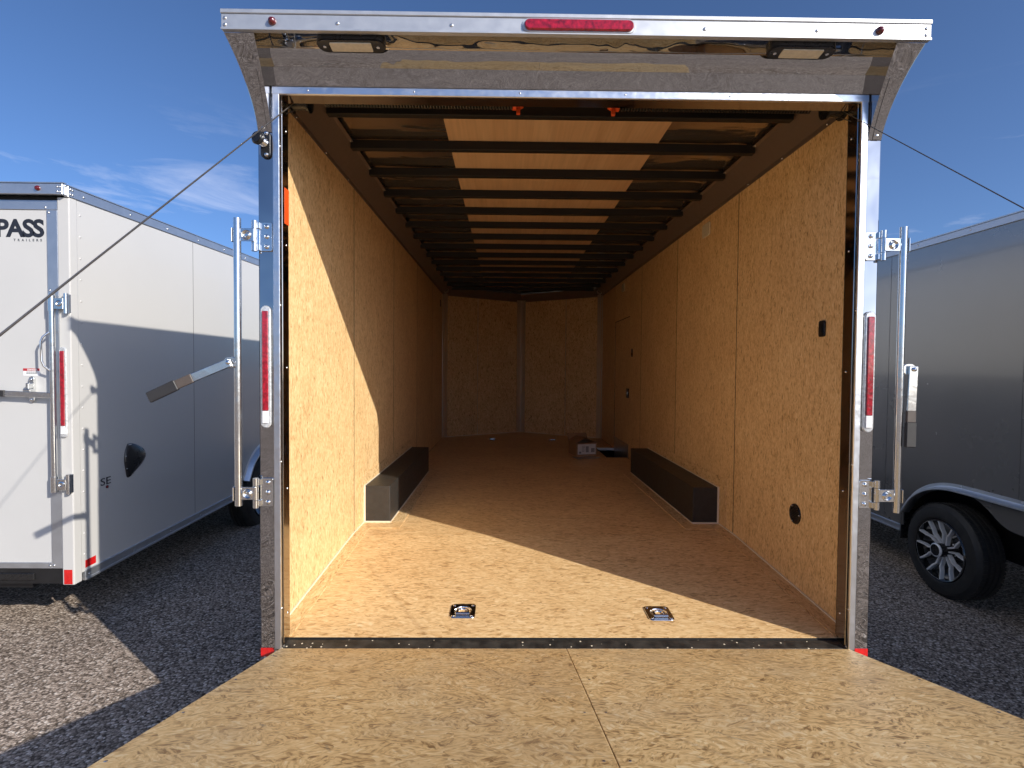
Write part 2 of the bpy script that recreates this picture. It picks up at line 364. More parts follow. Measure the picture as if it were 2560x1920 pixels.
# ------------------------------------------------------------------ ground
GZ = 0.0
gme = pyd('ground', [(-600, -600, GZ), (600, -600, GZ), (600, 900, GZ), (-600, 900, GZ)], [(0, 1, 2, 3)])
g = link('ground', gme, 'asphalt_chips'); g['kind'] = 'structure'; g['label'] = 'grey-brown stone-chip asphalt of the lot'

# ------------------------------------------------------------------ wheels
def make_wheel(root, cx, cy, cz, face, R=0.352, wdt=0.225, simple=False):
    """wheel with axle along x; 'face' = +1/-1, the side its rim looks to; cx is the outer face of the tyre"""
    ax = (face, 0, 0)
    wroot = bpy.data.objects.new('wheel', None); COL.objects.link(wroot); wroot.location = (cx, cy, cz); wroot.empty_display_size = 0.1
    wroot.parent = root; wroot.matrix_parent_inverse = BASE[root.name].inverted()
    BASE[wroot.name] = Matrix.Translation((cx, cy, cz))
    rr = 0.233; o = (cx, cy, cz)
    prof = [(rr, -0.012), (rr + 0.012, -0.003), (rr + 0.045, 0.0), (rr + 0.085, -0.008), (R - 0.022, -0.024), (R - 0.008, -0.034), (R - 0.003, -0.045)]
    grooves = [0.075, 0.112, 0.15]
    for gpos in grooves:
        prof += [(R, -gpos + 0.006), (R - 0.008, -gpos + 0.004), (R - 0.008, -gpos - 0.004), (R, -gpos - 0.006)]
    prof += [(R - 0.003, -wdt + 0.04), (R - 0.02, -wdt + 0.02), (rr + 0.06, -wdt), (rr, -wdt + 0.012)]
    t_ = lathe('tyre', prof, o, ax, 'tyre_rubber', wroot, 64, True, 28)
    if not simple:
        bm = bmesh.new()       # tread blocks on the shoulders
        n = 72
        for k in range(n):
            a = 2 * PI * k / n; ca, sa = math.cos(a), math.sin(a)
            for off0, off1, sk in ((0.034, 0.062, 0.0), (wdt - 0.062, wdt - 0.034, 0.5), (0.085, 0.10, 0.3), (0.123, 0.138, 0.7)):
                a2 = a + 2 * PI / n * sk; da = 2 * PI / n * 0.34
                q = []
                for (aa, off) in ((a2 - da, off0), (a2 + da, off0), (a2 + da, off1), (a2 - da, off1)):
                    for rad in (R - 0.006, R + 0.003):
                        q.append((cx - face * off, cy + rad * math.cos(aa), cz + rad * math.sin(aa)))
                v = [bm.verts.new(p) for p in q]
                bm.faces.new((v[1], v[3], v[5], v[7]))
                for i in range(4):
                    j = (i + 1) % 4; bm.faces.new((v[2 * i], v[2 * j], v[2 * j + 1], v[2 * i + 1]))
        bmesh.ops.recalc_face_normals(bm, faces=bm.faces)
        link('tread', mesh_bm(bm, 'tread'), 'tyre_rubber', wroot, kind='stuff')
    lathe('rim', [(rr + 0.002, -0.010), (rr - 0.004, 0.0), (rr - 0.014, -0.004), (rr - 0.02, -0.05), (0.15, -0.095), (0.06, -0.10), (0.0, -0.10)], o, ax, 'rim_black', wroot, 48)
    if simple: return wroot
    u = Vector((0, face, 0)); vv = Vector((0, 0, 1)); fx = Vector((face, 0, 0)); O = Vector(o)
    def P(r, a, d): return O + fx * d + r * (math.cos(a) * u + math.sin(a) * vv)
    base_me = None
    for k in range(6):
        ac = 2 * PI * k / 6 + 0.30
        bm = bmesh.new()
        def ribbon(path, wd, thick):
            # path of (r, angle, depth, width direction angle step)
            rows = []
            for i, (r, a, d) in enumerate(path):
                p = P(r, a, d); q = P(*path[min(i + 1, len(path) - 1)]) - P(*path[max(i - 1, 0)]); s = q.cross(fx).normalized() * wd / 2
                rows.append((bm.verts.new(p + s), bm.verts.new(p - s), bm.verts.new(p - s - fx * thick), bm.verts.new(p + s - fx * thick)))
            for a_, b_ in zip(rows, rows[1:]):
                for i in range(4):
                    bm.faces.new((a_[i], a_[(i + 1) % 4], b_[(i + 1) % 4], b_[i]))
            bm.faces.new(rows[0]); bm.faces.new(rows[-1][::-1])
        h = 0.30
        for sgn in (-1, 1):
            ribbon([(rr - 0.012, ac + sgn * h, -0.004), (rr - 0.075, ac + sgn * h * 0.86, -0.016), (rr - 0.105, ac + sgn * h * 0.55, -0.022), (0.05, ac + sgn * h * 0.95, -0.034)], 0.0115, 0.03)
        ribbon([(rr - 0.008, ac - h + 2 * h * i / 6, -0.003) for i in range(7)], 0.009, 0.02)
        bmesh.ops.recalc_face_normals(bm, faces=bm.faces)
        link('spoke', mesh_bm(bm, 'spoke'), 'rim_machined', wroot)
    lathe('hub_cap', [(0.052, -0.10), (0.050, 0.020), (0.044, 0.026), (0.036, 0.027), (0.034, 0.022), (0.0, 0.024)], o, ax, 'black_plastic', wroot, 28)
    lathe('hub_ring', [(0.0505, 0.012), (0.0525, 0.021), (0.045, 0.0275), (0.0425, 0.0265)], o, ax, 'rim_machined', wroot, 28)
    bm = bmesh.new()
    for k in range(6):
        p = P(0.078, 2 * PI * k / 6 + 0.83, -0.10); add_lathe(bm, [(0.011, 0), (0.010, 0.03), (0.006, 0.036), (0, 0.037)], p, fx, 8)
    link('lug_nuts', mesh_bm(bm, 'lug_nuts'), 'chrome', wroot, True, 'stuff')
    return wroot

# ================================================================== the open trailer
GROUP = 'cargo trailers parked side by side'
T = empty('cargo_trailer', (0, 3.2, 0), 'open enclosed trailer with mirror-polished rear frame, wood-lined inside and ramp door let down', 'trailer', GROUP)
W2 = 1.23; ZF = 0.635; YK = 1.23; Y0 = 0.06; Z0 = 0.569; YF = 6.135; YN = 6.945
def fz(y): return ZF if y >= YK else Z0 + (ZF - Z0) * (y - Y0) / (YK - Y0)

# outer shell
for s in (-1, 1):
    box('side_skin', s * 1.256, s * 1.274, 0.075, 6.2, 0.42, 2.972, 'silver_skin', T)
    box('roof_rail', s * 1.20, s * 1.286, -0.14, 6.2, 2.986, 3.008, 'mill_aluminium', T, 0.003)
    box('bottom_rail', s * 1.15, s * 1.278, 0.08, 6.2, 0.36, 0.418, 'mill_aluminium', T, 0.003)
for s in (-1, 1):
    bm = bmesh.new(); d = Vector((-s * 1.26, 0.83, 0)).normalized(); n_ = Vector((s * d.y, -s * d.x, 0)) if False else Vector((s * 0.83, 1.26, 0)).normalized()
    a = Vector((s * 1.262, 6.203, 0)); b = Vector((0, 7.033, 0))
    pts = [(a.x, a.y), (b.x, b.y), (b.x + 0.0, b.y + 0.016), (a.x + s * 0.01, a.y + 0.013)]
    prism('nose_skin', pts, 'z', 0.42, 2.984, 'silver_skin', T)
prism('roof_skin', [(-1.256, -0.14), (1.256, -0.14), (1.256, 6.2), (0, 7.03), (-1.256, 6.2)], 'z', 2.9765, 2.9845, 'roof_sheet_metal', T)
prism('underframe', [(-1.20, 0.075), (1.20, 0.075), (1.20, 6.15), (0, 6.95), (-1.20, 6.15)], 'z', 0.44, 0.535, 'black_metal', T)
for xx in (-1.12, 1.12):
    for yy in (2.0, 2.85):
        make_wheel(T, xx + math.copysign(0.152, xx), yy, 0.352, 1 if xx > 0 else -1, wdt=0.205, simple=True)

# floor boards: the sloped tail board, then flat ones; step-well notch by the side door
prism('floor_board', [(Y0, Z0 - 0.018), (YK - 0.001, ZF - 0.018), (YK - 0.001, ZF), (Y0, Z0)], 'x', -1.228, 1.228, 'floor_board_strands', T)
for y0, y1 in ((YK, 2.45), (2.452, 3.67), (3.672, 4.32)):
    box('floor_board', -1.228, 1.228, y0, y1, ZF - 0.018, ZF, 'floor_board_strands', T)
box('floor_board', -1.228, 0.983, 4.3215, 5.10, ZF - 0.018, ZF, 'floor_board_strands', T)
box('floor_board', -1.228, 1.228, 5.1015, 6.10, ZF - 0.018, ZF, 'floor_board_strands', T)
prism('floor_board', [(-1.228, 6.1015), (1.228, 6.1015), (1.228, 6.16), (0, 6.965), (-1.228, 6.16)], 'z', ZF - 0.018, ZF, 'floor_board_strands', T)
sw = box('step_well', 0.983, 1.25, 4.3215, 5.10, 0.45, 0.47, 'black_metal', T)
box('step_edge', 0.978, 0.986, 4.32, 5.10, ZF - 0.03, ZF + 0.004, 'black_metal', T)
box('step_edge', 0.986, 1.228, 5.096, 5.104, ZF - 0.03, ZF + 0.004, 'corner_metal', T)

# black threshold between floor and ramp
prism('threshold', [(-0.004, 0.525), (0.058, 0.535), (0.058, 0.559), (0.045, 0.562), (0.0, 0.553), (-0.004, 0.548)], 'x', -1.168, 1.168, 'threshold_black', T, 0.001)
box('threshold_seal', -1.16, 1.16, 0.0585, 0.064, 0.545, 0.5665, 'rubber_seal', T)

# wall boards with open joints over a dark backing
S1 = 1.2738; P_ = 1.2192; G_ = 0.0038
def wall_board(s, y0, y1, ztop=2.90, zbot=None):
    zb0 = fz(y0) + 0.002 if zbot is None else zbot; zb1 = fz(y1) + 0.002 if zbot is None else zbot
    pts = [(y0 + G_, zb0), (y1 - G_, zb1), (y1 - G_, ztop), (y0 + G_, ztop)]
    if y0 < YK < y1 and zbot is None: pts.insert(1, (YK, ZF + 0.002))
    prism('wall_board', pts, 'x', s * W2, s * (W2 + 0.011), 'wall_board_strands', T)
ys = [0.068, S1, S1 + P_, S1 + 2 * P_, S1 + 3 * P_, YF]
for a, b in zip(ys, ys[1:]): wall_board(-1, a, b)
for a, b in ((0.068, S1), (S1, S1 + P_), (S1 + P_, S1 + 2 * P_), (S1 + 2 * P_, 4.262), (5.122, YF)): wall_board(1, a, b)
wall_board(1, 4.262, 5.122, 2.90, 2.352)
for s in (-1, 1):
    box('wall_backing', s * 1.243, s * 1.253, 0.07, 6.15, 0.45, 2.974, 'bow_black', T)

for s in (-1, 1):
    for k in range(4):
        if s == 1 and k == 3: continue
        y = S1 + k * P_
        box('joint_strip', s * (W2 - 0.0006), s * (W2 + 0.010), y - 0.0036, y + 0.0036, fz(y) + 0.004, 2.90, 'joint_dark', T)

# front boards of the V nose, with metal corner strips
def vpt(s, x, off=0.0):
    """point on the inner face of the nose at |x|; off moves it into the room"""
    k = 1 - abs(x) / W2
    n_ = Vector((-s * (YN - YF), -W2)).normalized()
    return (s * abs(x) + n_.x * off, YF + k * (YN - YF) + n_.y * off)
def nose_part(name, s, xa, xb, z0, z1, off, th, mat):
    a, b = vpt(s, xa, off), vpt(s, xb, off); c, d = vpt(s, xb, off - th), vpt(s, xa, off - th)
    prism(name, [a, b, c, d], 'z', z0, z1, mat, T)
for s in (-1, 1):
    nose_part('front_board', s, 1.225, 0.712, ZF + 0.002, 2.90, 0.0, 0.011, 'front_board_strands')
    nose_part('front_board', s, 0.706, 0.004, ZF + 0.002, 2.90, 0.0, 0.011, 'front_board_strands')
    nose_part('joint_strip', s, 0.7125, 0.7055, ZF + 0.004, 2.86, 0.0012, 0.003, 'corner_metal')
    nose_part('front_backing', s, 1.22, 0.0, 0.5, 2.97, -0.013, 0.01, 'corner_metal')
    nose_part('corner_strip', s, 1.222, 1.165, ZF + 0.004, 2.88, 0.004, 0.003, 'corner_metal')
    nose_part('corner_strip', s, 0.072, 0.002, ZF + 0.004, 2.88, 0.004, 0.003, 'corner_metal')
    box('corner_strip', s * 1.229, s * 1.226, 6.07, 6.128, ZF + 0.004, 2.86, 'corner_metal', T)
    nose_part('front_caulk', s, 1.22, 0.01, ZF + 0.001, ZF + 0.008, 0.006, 0.006, 'caulk')
    # sloped cove trim: along the side wall, then along the nose
    zc = 2.862
    prof = [(1.2265, zc - 0.024), (1.2295, zc - 0.024), (1.2295, zc + 0.004), (1.134, 2.952), (1.112, 2.956), (1.112, 2.953), (1.132, 2.949), (1.2265, zc)]
    prism('cove_trim', [(s * x, z) for x, z in prof], 'y', 0.20, 6.13, 'cove_metal', T)
    rivets('cove_rivets', [(s * 1.2265, 0.33 + 0.406 * k, zc - 0.012, (-s, 0, 0)) for k in range(15)] + [(s * 1.122, 0.42 + 0.406 * k, 2.9525, (0, 0, -1)) for k in range(14)], 0.006, 0.004, 'rivet_metal', T)
    bm = bmesh.new(); rows = []
    for xx in (1.2295, 0.0):
        row = []
        for off, z in ((0.003, zc - 0.03), (0.0, zc - 0.03), (0.0, zc + 0.01), (0.10, 2.953), (0.10, 2.949), (0.003, zc)):
            k = 1 - xx / W2; n_ = Vector((-s * (YN - YF), -W2)).normalized()
            if xx == 0.0:   # mitre at the centre line
                row.append(bm.verts.new((0, YN - off * 1.2, z)))
            else: row.append(bm.verts.new((s * xx + n_.x * off, YF + k * (YN - YF) + n_.y * off, z)))
        rows.append(row)
    for i in range(6): bm.faces.new((rows[0][i], rows[0][(i + 1) % 6], rows[1][(i + 1) % 6], rows[1][i]))
    bmesh.ops.recalc_face_normals(bm, faces=bm.faces); link('cove_trim', mesh_bm(bm, 'cove_trim'), 'cove_metal', T)
    lathe('cove_cap', [(0.0, -0.03), (0.03, -0.028), (0.042, -0.01), (0.042, 0.03)], (s * 1.185, 6.085, 2.905), (-s * 0.6, -0.5, -0.6), 'corner_metal', T, 16)

# ceiling: plywood strip, steel roof bows
for y0, y1 in ((0.10, 2.50), (2.502, 4.94), (4.942, 6.30)):
    box('ceiling_board', -0.583, 0.583, y0, y1, 2.9675, 2.9735, 'luan_plywood', T)
bow_me = None
for k in range(15):
    y = 0.434 + 0.406 * k
    half = 1.128 if y < 6.1 else 1.12 * (1 - (y - 6.1) / 0.86)
    bm = bmesh.new(); add_box(bm, -half, half, y, y + 0.042, 2.918, 2.9665, 0.002)
    link('roof_bow', mesh_bm(bm, 'roof_bow'), 'bow_black', T)
box('header_inside', -1.20, 1.20, 0.078, 0.088, 2.80, 2.972, 'bow_black', T)
box('spring_cover', -1.10, 1.10, 0.30, 0.36, 2.93, 2.966, 'bow_black', T)

# side door in the right wall
DR = prism('side_door', [(4.27, 0.50), (5.112, 0.50), (5.112, 2.343), (4.27, 2.343)], 'x', 1.2345, 1.2435, 'wall_board_strands', T, label='wood-faced side door with metal kick plate')
prism('kick_plate', [(4.275, 0.505), (5.107, 0.505), (5.107, 0.80), (4.275, 0.80)], 'x', 1.2315, 1.2345, 'corner_metal', DR)
prism('door_latch', rounded_rect(4.33, 1.42, 0.10, 0.115, 0.01), 'x', 1.222, 1.2335, 'black_plastic', DR)
box('latch_paddle', 1.218, 1.2218, 4.315, 4.345, 1.40, 1.44, 'rivet_metal', DR)
for y0, y1, z0, z1 in ((4.262, 4.27, 0.5, 2.352), (5.112, 5.124, 0.5, 2.352), (4.27, 5.112, 2.343, 2.352)):
    box('door_seal', 1.2325, 1.2425, y0, y1, z0, z1, 'rubber_seal', T)
prism('light_switch', rounded_rect(4.12, 1.905, 0.045, 0.095, 0.012), 'x', 1.221, 1.2295, 'black_plastic', T)
prism('wall_lamp', rounded_rect(1.82, 2.745, 0.145, 0.10, 0.02), 'x', 1.220, 1.2295, 'lamp_lens', T, 0.003)
prism('wall_lamp', rounded_rect(4.63, 2.745, 0.145, 0.10, 0.02), 'x', 1.220, 1.2295, 'lamp_lens', T, 0.003)
LS = prism('light_switch', rounded_rect(0.328, 1.902, 0.046, 0.076, 0.010), 'x', 1.2205, 1.2295, 'black_plastic', T, 0.002)
prism('switch_rocker', rounded_rect(0.328, 1.902, 0.018, 0.040, 0.003), 'x', 1.217, 1.2204, 'black_metal', LS)
VT = lathe('wall_vent', [(0.0, 0.004), (0.036, 0.004), (0.038, 0.007), (0.050, 0.006), (0.052, 0.0)], (1.2295, 0.53, 0.972), (-1, 0, 0), 'black_plastic', T, 32)
bm = bmesh.new()
for k in range(-4, 5):
    hw = math.sqrt(max(0.0, 0.036 ** 2 - (k * 0.008) ** 2))
    add_box(bm, 1.2225, 1.2255, 0.53 - hw, 0.53 + hw, 0.972 + k * 0.008 - 0.0016, 0.972 + k * 0.008 + 0.0016)
link('louvre', mesh_bm(bm, 'louvre'), 'black_metal', VT, kind='stuff')
rivets('vent_screws', [(1.2232, 0.53 + 0.044 * math.cos(a), 0.972 + 0.044 * math.sin(a), (-1, 0, 0)) for a in (1.0, 3.1, 5.2)], 0.004, 0.003, 'rivet_metal', VT)
prism('light_switch', rounded_rect(5.80, 2.67, 0.05, 0.10, 0.012), 'x', -1.2295, -1.221, 'black_plastic', T)

# edge strips and caulk along the floor and round the wheel boxes
for s in (-1, 1):
    prism('floor_strip', [(Y0 + 0.002, Z0 + 0.0005), (YK, ZF + 0.0005), (1.372, ZF + 0.0005), (1.372, ZF + 0.005), (YK, ZF + 0.005), (Y0 + 0.002, Z0 + 0.005)], 'x', s * 1.227, s * 1.152, 'trim_strip_strands', T, 0.0008)
    box('floor_strip', s * 1.227, s * 0.956, 1.373, 1.499, ZF + 0.0005, ZF + 0.005, 'floor_board_strands', T, 0.0008)
    box('floor_strip', s * 1.044, s * 0.956, 1.5, 3.30, ZF + 0.0005, ZF + 0.0047, 'trim_strip_strands', T, 0.0008)
    prism('caulk_line', [(Y0, Z0 + 0.004), (YK, ZF + 0.004), (1.49, ZF + 0.004), (1.49, ZF + 0.012), (YK, ZF + 0.012), (Y0, Z0 + 0.012)], 'x', s * 1.229, s * 1.2225, 'caulk', T)
    # wall frame behind the wheel box
    xa, xb = s * 1.2297, s * 1.2255
    box('wall_strip', xa, xb, 1.385, 1.50, ZF + 0.013, 0.892, 'wall_board_strands', T, 0.0008)
    box('wall_strip', xa, xb, 1.385, 3.36, 0.8925, 0.972, 'trim_strip_strands', T, 0.0008)
    wb = box('wheel_box', s * 1.2255, s * 1.047, 1.5025, 3.3546, ZF + 0.001, 0.891, 'wheel_box_black', T, 0.004, 2)
    bm = bmesh.new()
    add_box(bm, s * 1.226, s * 1.044, 1.4955, 1.502, ZF + 0.005, ZF + 0.014)
    add_box(bm, s * 1.0465, s * 1.041, 1.4955, 3.35, ZF + 0.005, ZF + 0.010)
    add_box(bm, s * 1.2255, s * 1.216, 1.4955, 1.502, ZF + 0.014, 0.893)
    add_box(bm, s * 1.2255, s * 1.2185, 1.502, 3.35, 0.8915, 0.8965)
    link('caulk_line', mesh_bm(bm, 'caulk_line'), 'caulk', T)

# recessed tie-down rings
def tie_down(cx, cy, z, slope, detail=True):
    def Pz(y): return z + slope * (y - cy)
    o = bpy.data.objects.new('tie_down_ring', None); COL.objects.link(o); o.location = (cx, cy, z); o.parent = T; o.matrix_parent_inverse = BASE[T.name].inverted()
    o.empty_display_size = 0.05; BASE[o.name] = Matrix.Translation((cx, cy, z))
    bm = bmesh.new(); rr_ = rounded_rect(0, 0, 0.114, 0.124, 0.018); ring = [(0.040 * math.cos(2 * PI * k / 24), 0.040 * math.sin(2 * PI * k / 24)) for k in range(24)]
    top = [bm.verts.new((cx + a, cy + b, Pz(cy + b) + 0.003)) for a, b in rr_]; low = [bm.verts.new((cx + a * 1.02, cy + b * 1.02, Pz(cy + b) + 0.0006)) for a, b in rr_]
    # outer 24 points match ring 24 points by angle
    order = sorted(range(24), key=lambda i: math.atan2(rr_[i][1], rr_[i][0]) % (2 * PI)); rr2 = [top[i] for i in order]; lo2 = [low[i] for i in order]
    inn = [bm.verts.new((cx + a, cy + b, Pz(cy + b) + 0.003)) for a, b in ring]
    wall = [bm.verts.new((cx + a * 0.93, cy + b * 0.93, Pz(cy + b) - 0.004)) for a, b in ring]
    dish = [bm.verts.new((cx + a * 0.5, cy + b * 0.5, Pz(cy + b) - 0.010)) for a, b in ring]
    for i in range(24):
        j = (i + 1) % 24
        bm.faces.new((lo2[i], lo2[j], rr2[j], rr2[i])); bm.faces.new((rr2[i], rr2[j], inn[j], inn[i])); bm.faces.new((inn[i], inn[j], wall[j], wall[i])); bm.faces.new((wall[i], wall[j], dish[j], dish[i]))
    bm.faces.new(dish); bmesh.ops.recalc_face_normals(bm, faces=bm.faces)
    link('plate', mesh_bm(bm, 'plate'), 'zinc', o)
    pts = [(cx + 0.024 * math.cos(a), cy - 0.008 + 0.026 * math.sin(a), Pz(cy) + 0.003) for a in [PI * k / 12 for k in range(13)]]
    pts = [(cx + 0.024, cy - 0.03, Pz(cy) + 0.004)] + pts + [(cx - 0.024, cy - 0.03, Pz(cy) + 0.004)]
    tube('ring', pts, 0.0055, 'chrome', o, 8)
    box('clip', cx - 0.034, cx + 0.034, cy - 0.043, cy - 0.030, Pz(cy) + 0.0025, Pz(cy) + 0.012, 'zinc', o, 0.003)
    if detail: rivets('screws', [(cx + a * 0.043, cy + b * 0.048, Pz(cy + b * 0.048) + 0.003, (0, 0, 1)) for a in (-1, 1) for b in (-1, 1)], 0.0075, 0.004, 'chrome', o)
tie_down(-0.447, 0.272, fz(0.272) + 0.001, 0.056); tie_down(0.455, 0.255, fz(0.255) + 0.001, 0.056)
tie_down(-0.45, 5.98, ZF + 0.001, 0, False); tie_down(0.465, 5.94, ZF + 0.001, 0, False)

# ------------------------------------------------------------------ rear frame
for s in (-1, 1):
    pb = 0.515
    box('rear_post', s * 1.185, s * 1.2535, 0.0, 0.070, pb, 2.886, 'polished_steel', T, 0.004, 2)
    box('door_jamb', s * 1.160, s * 1.1845, 0.006, 0.068, 0.545, 2.80, 'jamb_steel', T, 0.002)
    box('door_seal', s * 1.166, s * 1.228, 0.0705, 0.079, 0.575, 2.88, 'rubber_seal', T)
    box('opening_trim', s * 1.163, s * 1.190, -0.014, -0.001, 0.553, 2.812, 'mill_aluminium', T, 0.003, 2)
    rivets('jamb_screws', [(s * 1.163, -0.006, z, (-s, 0, 0)) for z in (0.72, 1.32, 1.95, 2.58)] + [(s * 1.160, 0.045, z, (-s, 0, 0)) for z in (0.68, 1.2, 1.7, 2.2, 2.66)], 0.005, 0.003, 'rivet_metal', T)
    tp = box('reflective_tape', s * 1.198, s * 1.252, -0.0016, -0.0004, 0.517, 0.553, 'tape_red', T)
box('warning_strip', -1.1598, -1.1585, 0.028, 0.0672, 2.285, 2.43, 'orange_plastic', T)
prism('rear_header', [(-0.0150, 2.813), (0.070, 2.813), (0.070, 2.88), (-0.034, 2.88), (-0.0405, 2.8732)], 'x', -1.197, 1.197, 'polished_steel', T)
box('opening_trim', -1.1925, 1.1925, -0.0145, -0.0005, 2.7815, 2.8125, 'mill_aluminium', T, 0.003, 2)
box('header_lip', -1.160, 1.160, 0.0, 0.070, 2.786, 2.8115, 'jamb_steel', T)
rivets('trim_rivets', [(-1.05 + 0.42 * k, -0.0142, 2.797, (0, -1, 0)) for k in range(6)], 0.004, 0.003, 'rivet_metal', T)
# sloped mirror underside below the visor, gently curved
bm = bmesh.new()
prof = [(-0.152, 2.9345), (-0.130, 2.933), (-0.100, 2.929), (-0.0755, 2.9245), (-0.0690, 2.9120), (-0.0610, 2.8985), (-0.0515, 2.8860), (-0.0405, 2.8735)]
xs = [-1.2 + 2.4 * k / 24 for k in range(25)]
grid = [[bm.verts.new((x, y, z)) for (y, z) in prof] for x in xs]; back = [[bm.verts.new((x, y + 0.004, z + 0.004)) for (y, z) in prof] for x in xs]
for a in range(24):
    for b in range(len(prof) - 1):
        bm.faces.new((grid[a][b], grid[a][b + 1], grid[a + 1][b + 1], grid[a + 1][b])); bm.faces.new((back[a][b], back[a + 1][b], back[a + 1][b + 1], back[a][b + 1]))
me = mesh_bm(bm, 'visor_underside'); link('visor_underside', me, 'polished_steel', T, True); me.set_sharp_from_angle(angle=math.radians(25))
# visor band
VB = box('visor', -1.307, 1.311, -0.172, -0.152, 2.933, 2.990, 'visor_aluminium', T, 0.002, label='bright aluminium visor band across the roof edge')
box('visor_lip', -1.309, 1.313, -0.176, -0.140, 2.9905, 3.006, 'visor_aluminium', VB, 0.002)
box('visor_edge', -1.307, 1.311, -0.1745, -0.1725, 2.933, 2.940, 'visor_aluminium', VB)
box('visor_roof', -1.256, 1.256, -0.152, 0.07, 2.944, 2.974, 'visor_aluminium', T)
ST = prism('brake_light', capsule_outline(0.002, 2.963, 0.402, 0.040), 'y', -0.186, -0.1725, 'lens_red', VB, 0.004)
prism('brake_light_rim', capsule_outline(0.002, 2.963, 0.418, 0.050), 'y', -0.177, -0.1722, 'visor_aluminium', VB, 0.001)
for x in (-1.120, 1.117):
    lathe('marker_light', [(0.015, 0.0), (0.0145, 0.006), (0.010, 0.013), (0.004, 0.016), (0.0, 0.0165)], (x, -0.1725, 2.963), (0, -1, 0), 'lens_dark_red', VB, 18)
rivets('visor_rivets', [(x, -0.172, 2.960, (0, -1, 0)) for x in (-0.883, -0.466, 0.467, 0.884)] + [(s * 1.292, -0.172, z, (0, -1, 0)) for s in (-1, 1) for z in (2.950, 2.974)], 0.007, 0.004, 'rivet_metal', VB)
# two work lamps under the visor
for x in (-0.848, 0.856):
    R3 = Matrix.Rotation(math.radians(10), 3, 'X')
    def rp(name, ol, h0, h1, mat, par, bev=0.0):
        bm = bmesh.new(); add_prism(bm, ol, 'z', h0, h1); bmesh.ops.recalc_face_normals(bm, faces=bm.faces)
        if bev: bmesh.ops.bevel(bm, geom=[e for e in bm.edges if e.is_manifold and e.calc_face_angle(0) > 0.6], offset=bev, segments=2, affect='EDGES')
        me = mesh_bm(bm, name); me.transform(Matrix.Translation((x, -0.113, 2.932)) @ Matrix.Rotation(math.radians(-7), 4, 'X')); return link(name, me, mat, par)
    LP = rp('work_lamp', rounded_rect(0, 0, 0.256, 0.072, 0.034, 8), -0.022, 0.004, 'black_plastic', T, 0.004)
    rp('lens', rounded_rect(0, 0.0, 0.155, 0.044, 0.004), -0.026, -0.0215, 'lamp_lens', LP)
    rp('screw', rounded_rect(-0.10, 0, 0.012, 0.012, 0.005), -0.025, -0.0215, 'rivet_metal', LP); rp('screw', rounded_rect(0.10, 0, 0.012, 0.012, 0.005), -0.025, -0.0215, 'rivet_metal', LP)
# curved corner gussets
for s in (-1, 1):
    st = []
    for i in range(13):
        t_ = i / 12; z = 2.932 - 0.295 * t_; e = (1 - t_) ** 2.2
        st.append((z, 1.2545 + 0.052 * e, -0.0045 - 0.150 * (1 - t_) ** 1.25))
    bm = bmesh.new(); rows = []
    for z, xo, yo in st:
        pts = [(1.196, 0.002), (1.196, yo), (xo - 0.004, yo), (xo, yo + 0.004), (xo, 0.03), (1.258, 0.03)]
        rows.append([bm.verts.new((s * x, y, z)) for x, y in pts])
    for a, b in zip(rows, rows[1:]):
        for i in range(6):
            bm.faces.new((a[i], a[(i + 1) % 6], b[(i + 1) % 6], b[i]))
    bm.faces.new(rows[0]); bm.faces.new(rows[-1][::-1]); bmesh.ops.recalc_face_normals(bm, faces=bm.faces)
    me = mesh_bm(bm, 'corner_gusset'); gs = link('corner_gusset', me, 'polished_steel', T, True); me.set_sharp_from_angle(angle=math.radians(30))
    bm = bmesh.new(); rows = []
    for z, xo, yo in st[4:]:
        rows.append([bm.verts.new((s * x, y, z)) for x, y in ((1.214, yo - 0.003), (1.241, yo - 0.003), (1.241, yo - 0.0005), (1.214, yo - 0.0005))])
    for a, b in zip(rows, rows[1:]):
        for i in range(4): bm.faces.new((a[i], a[(i + 1) % 4], b[(i + 1) % 4], b[i]))
    bm.faces.new(rows[0]); bm.faces.new(rows[-1][::-1]); bmesh.ops.recalc_face_normals(bm, faces=bm.faces)
    link('gusset_flange', mesh_bm(bm, 'gusset_flange'), 'polished_steel', gs)
    rivets('gusset_screw', [(s * 1.228, -0.009, 2.652, (0, -1, 0))], 0.008, 0.004, 'rivet_metal', gs)

# tail lights
def tail_light(root, cx, y, z0, z1, wd, h_white=0.052):
    cz = (z0 + z1) / 2
    tl = prism('tail_light', capsule_outline(cx, cz, wd, z1 - z0), 'y', y - 0.012, y, 'lens_clear', root, 0.004)
    box('red_lens', cx - wd * 0.30, cx + wd * 0.30, y - 0.018, y - 0.0121, z0 + 0.018 + h_white, z1 - 0.022, 'lens_red', tl, 0.003)
    box('reverse_lens', cx - wd * 0.30, cx + wd * 0.30, y - 0.017, y - 0.0121, z0 + 0.020, z0 + 0.017 + h_white, 'decal_white', tl, 0.002)
    return tl
tail_light(T, -1.2225, -0.0005, 1.456, 1.948, 0.042); tail_light(T, 1.2225, -0.0005, 1.452, 1.947, 0.046)

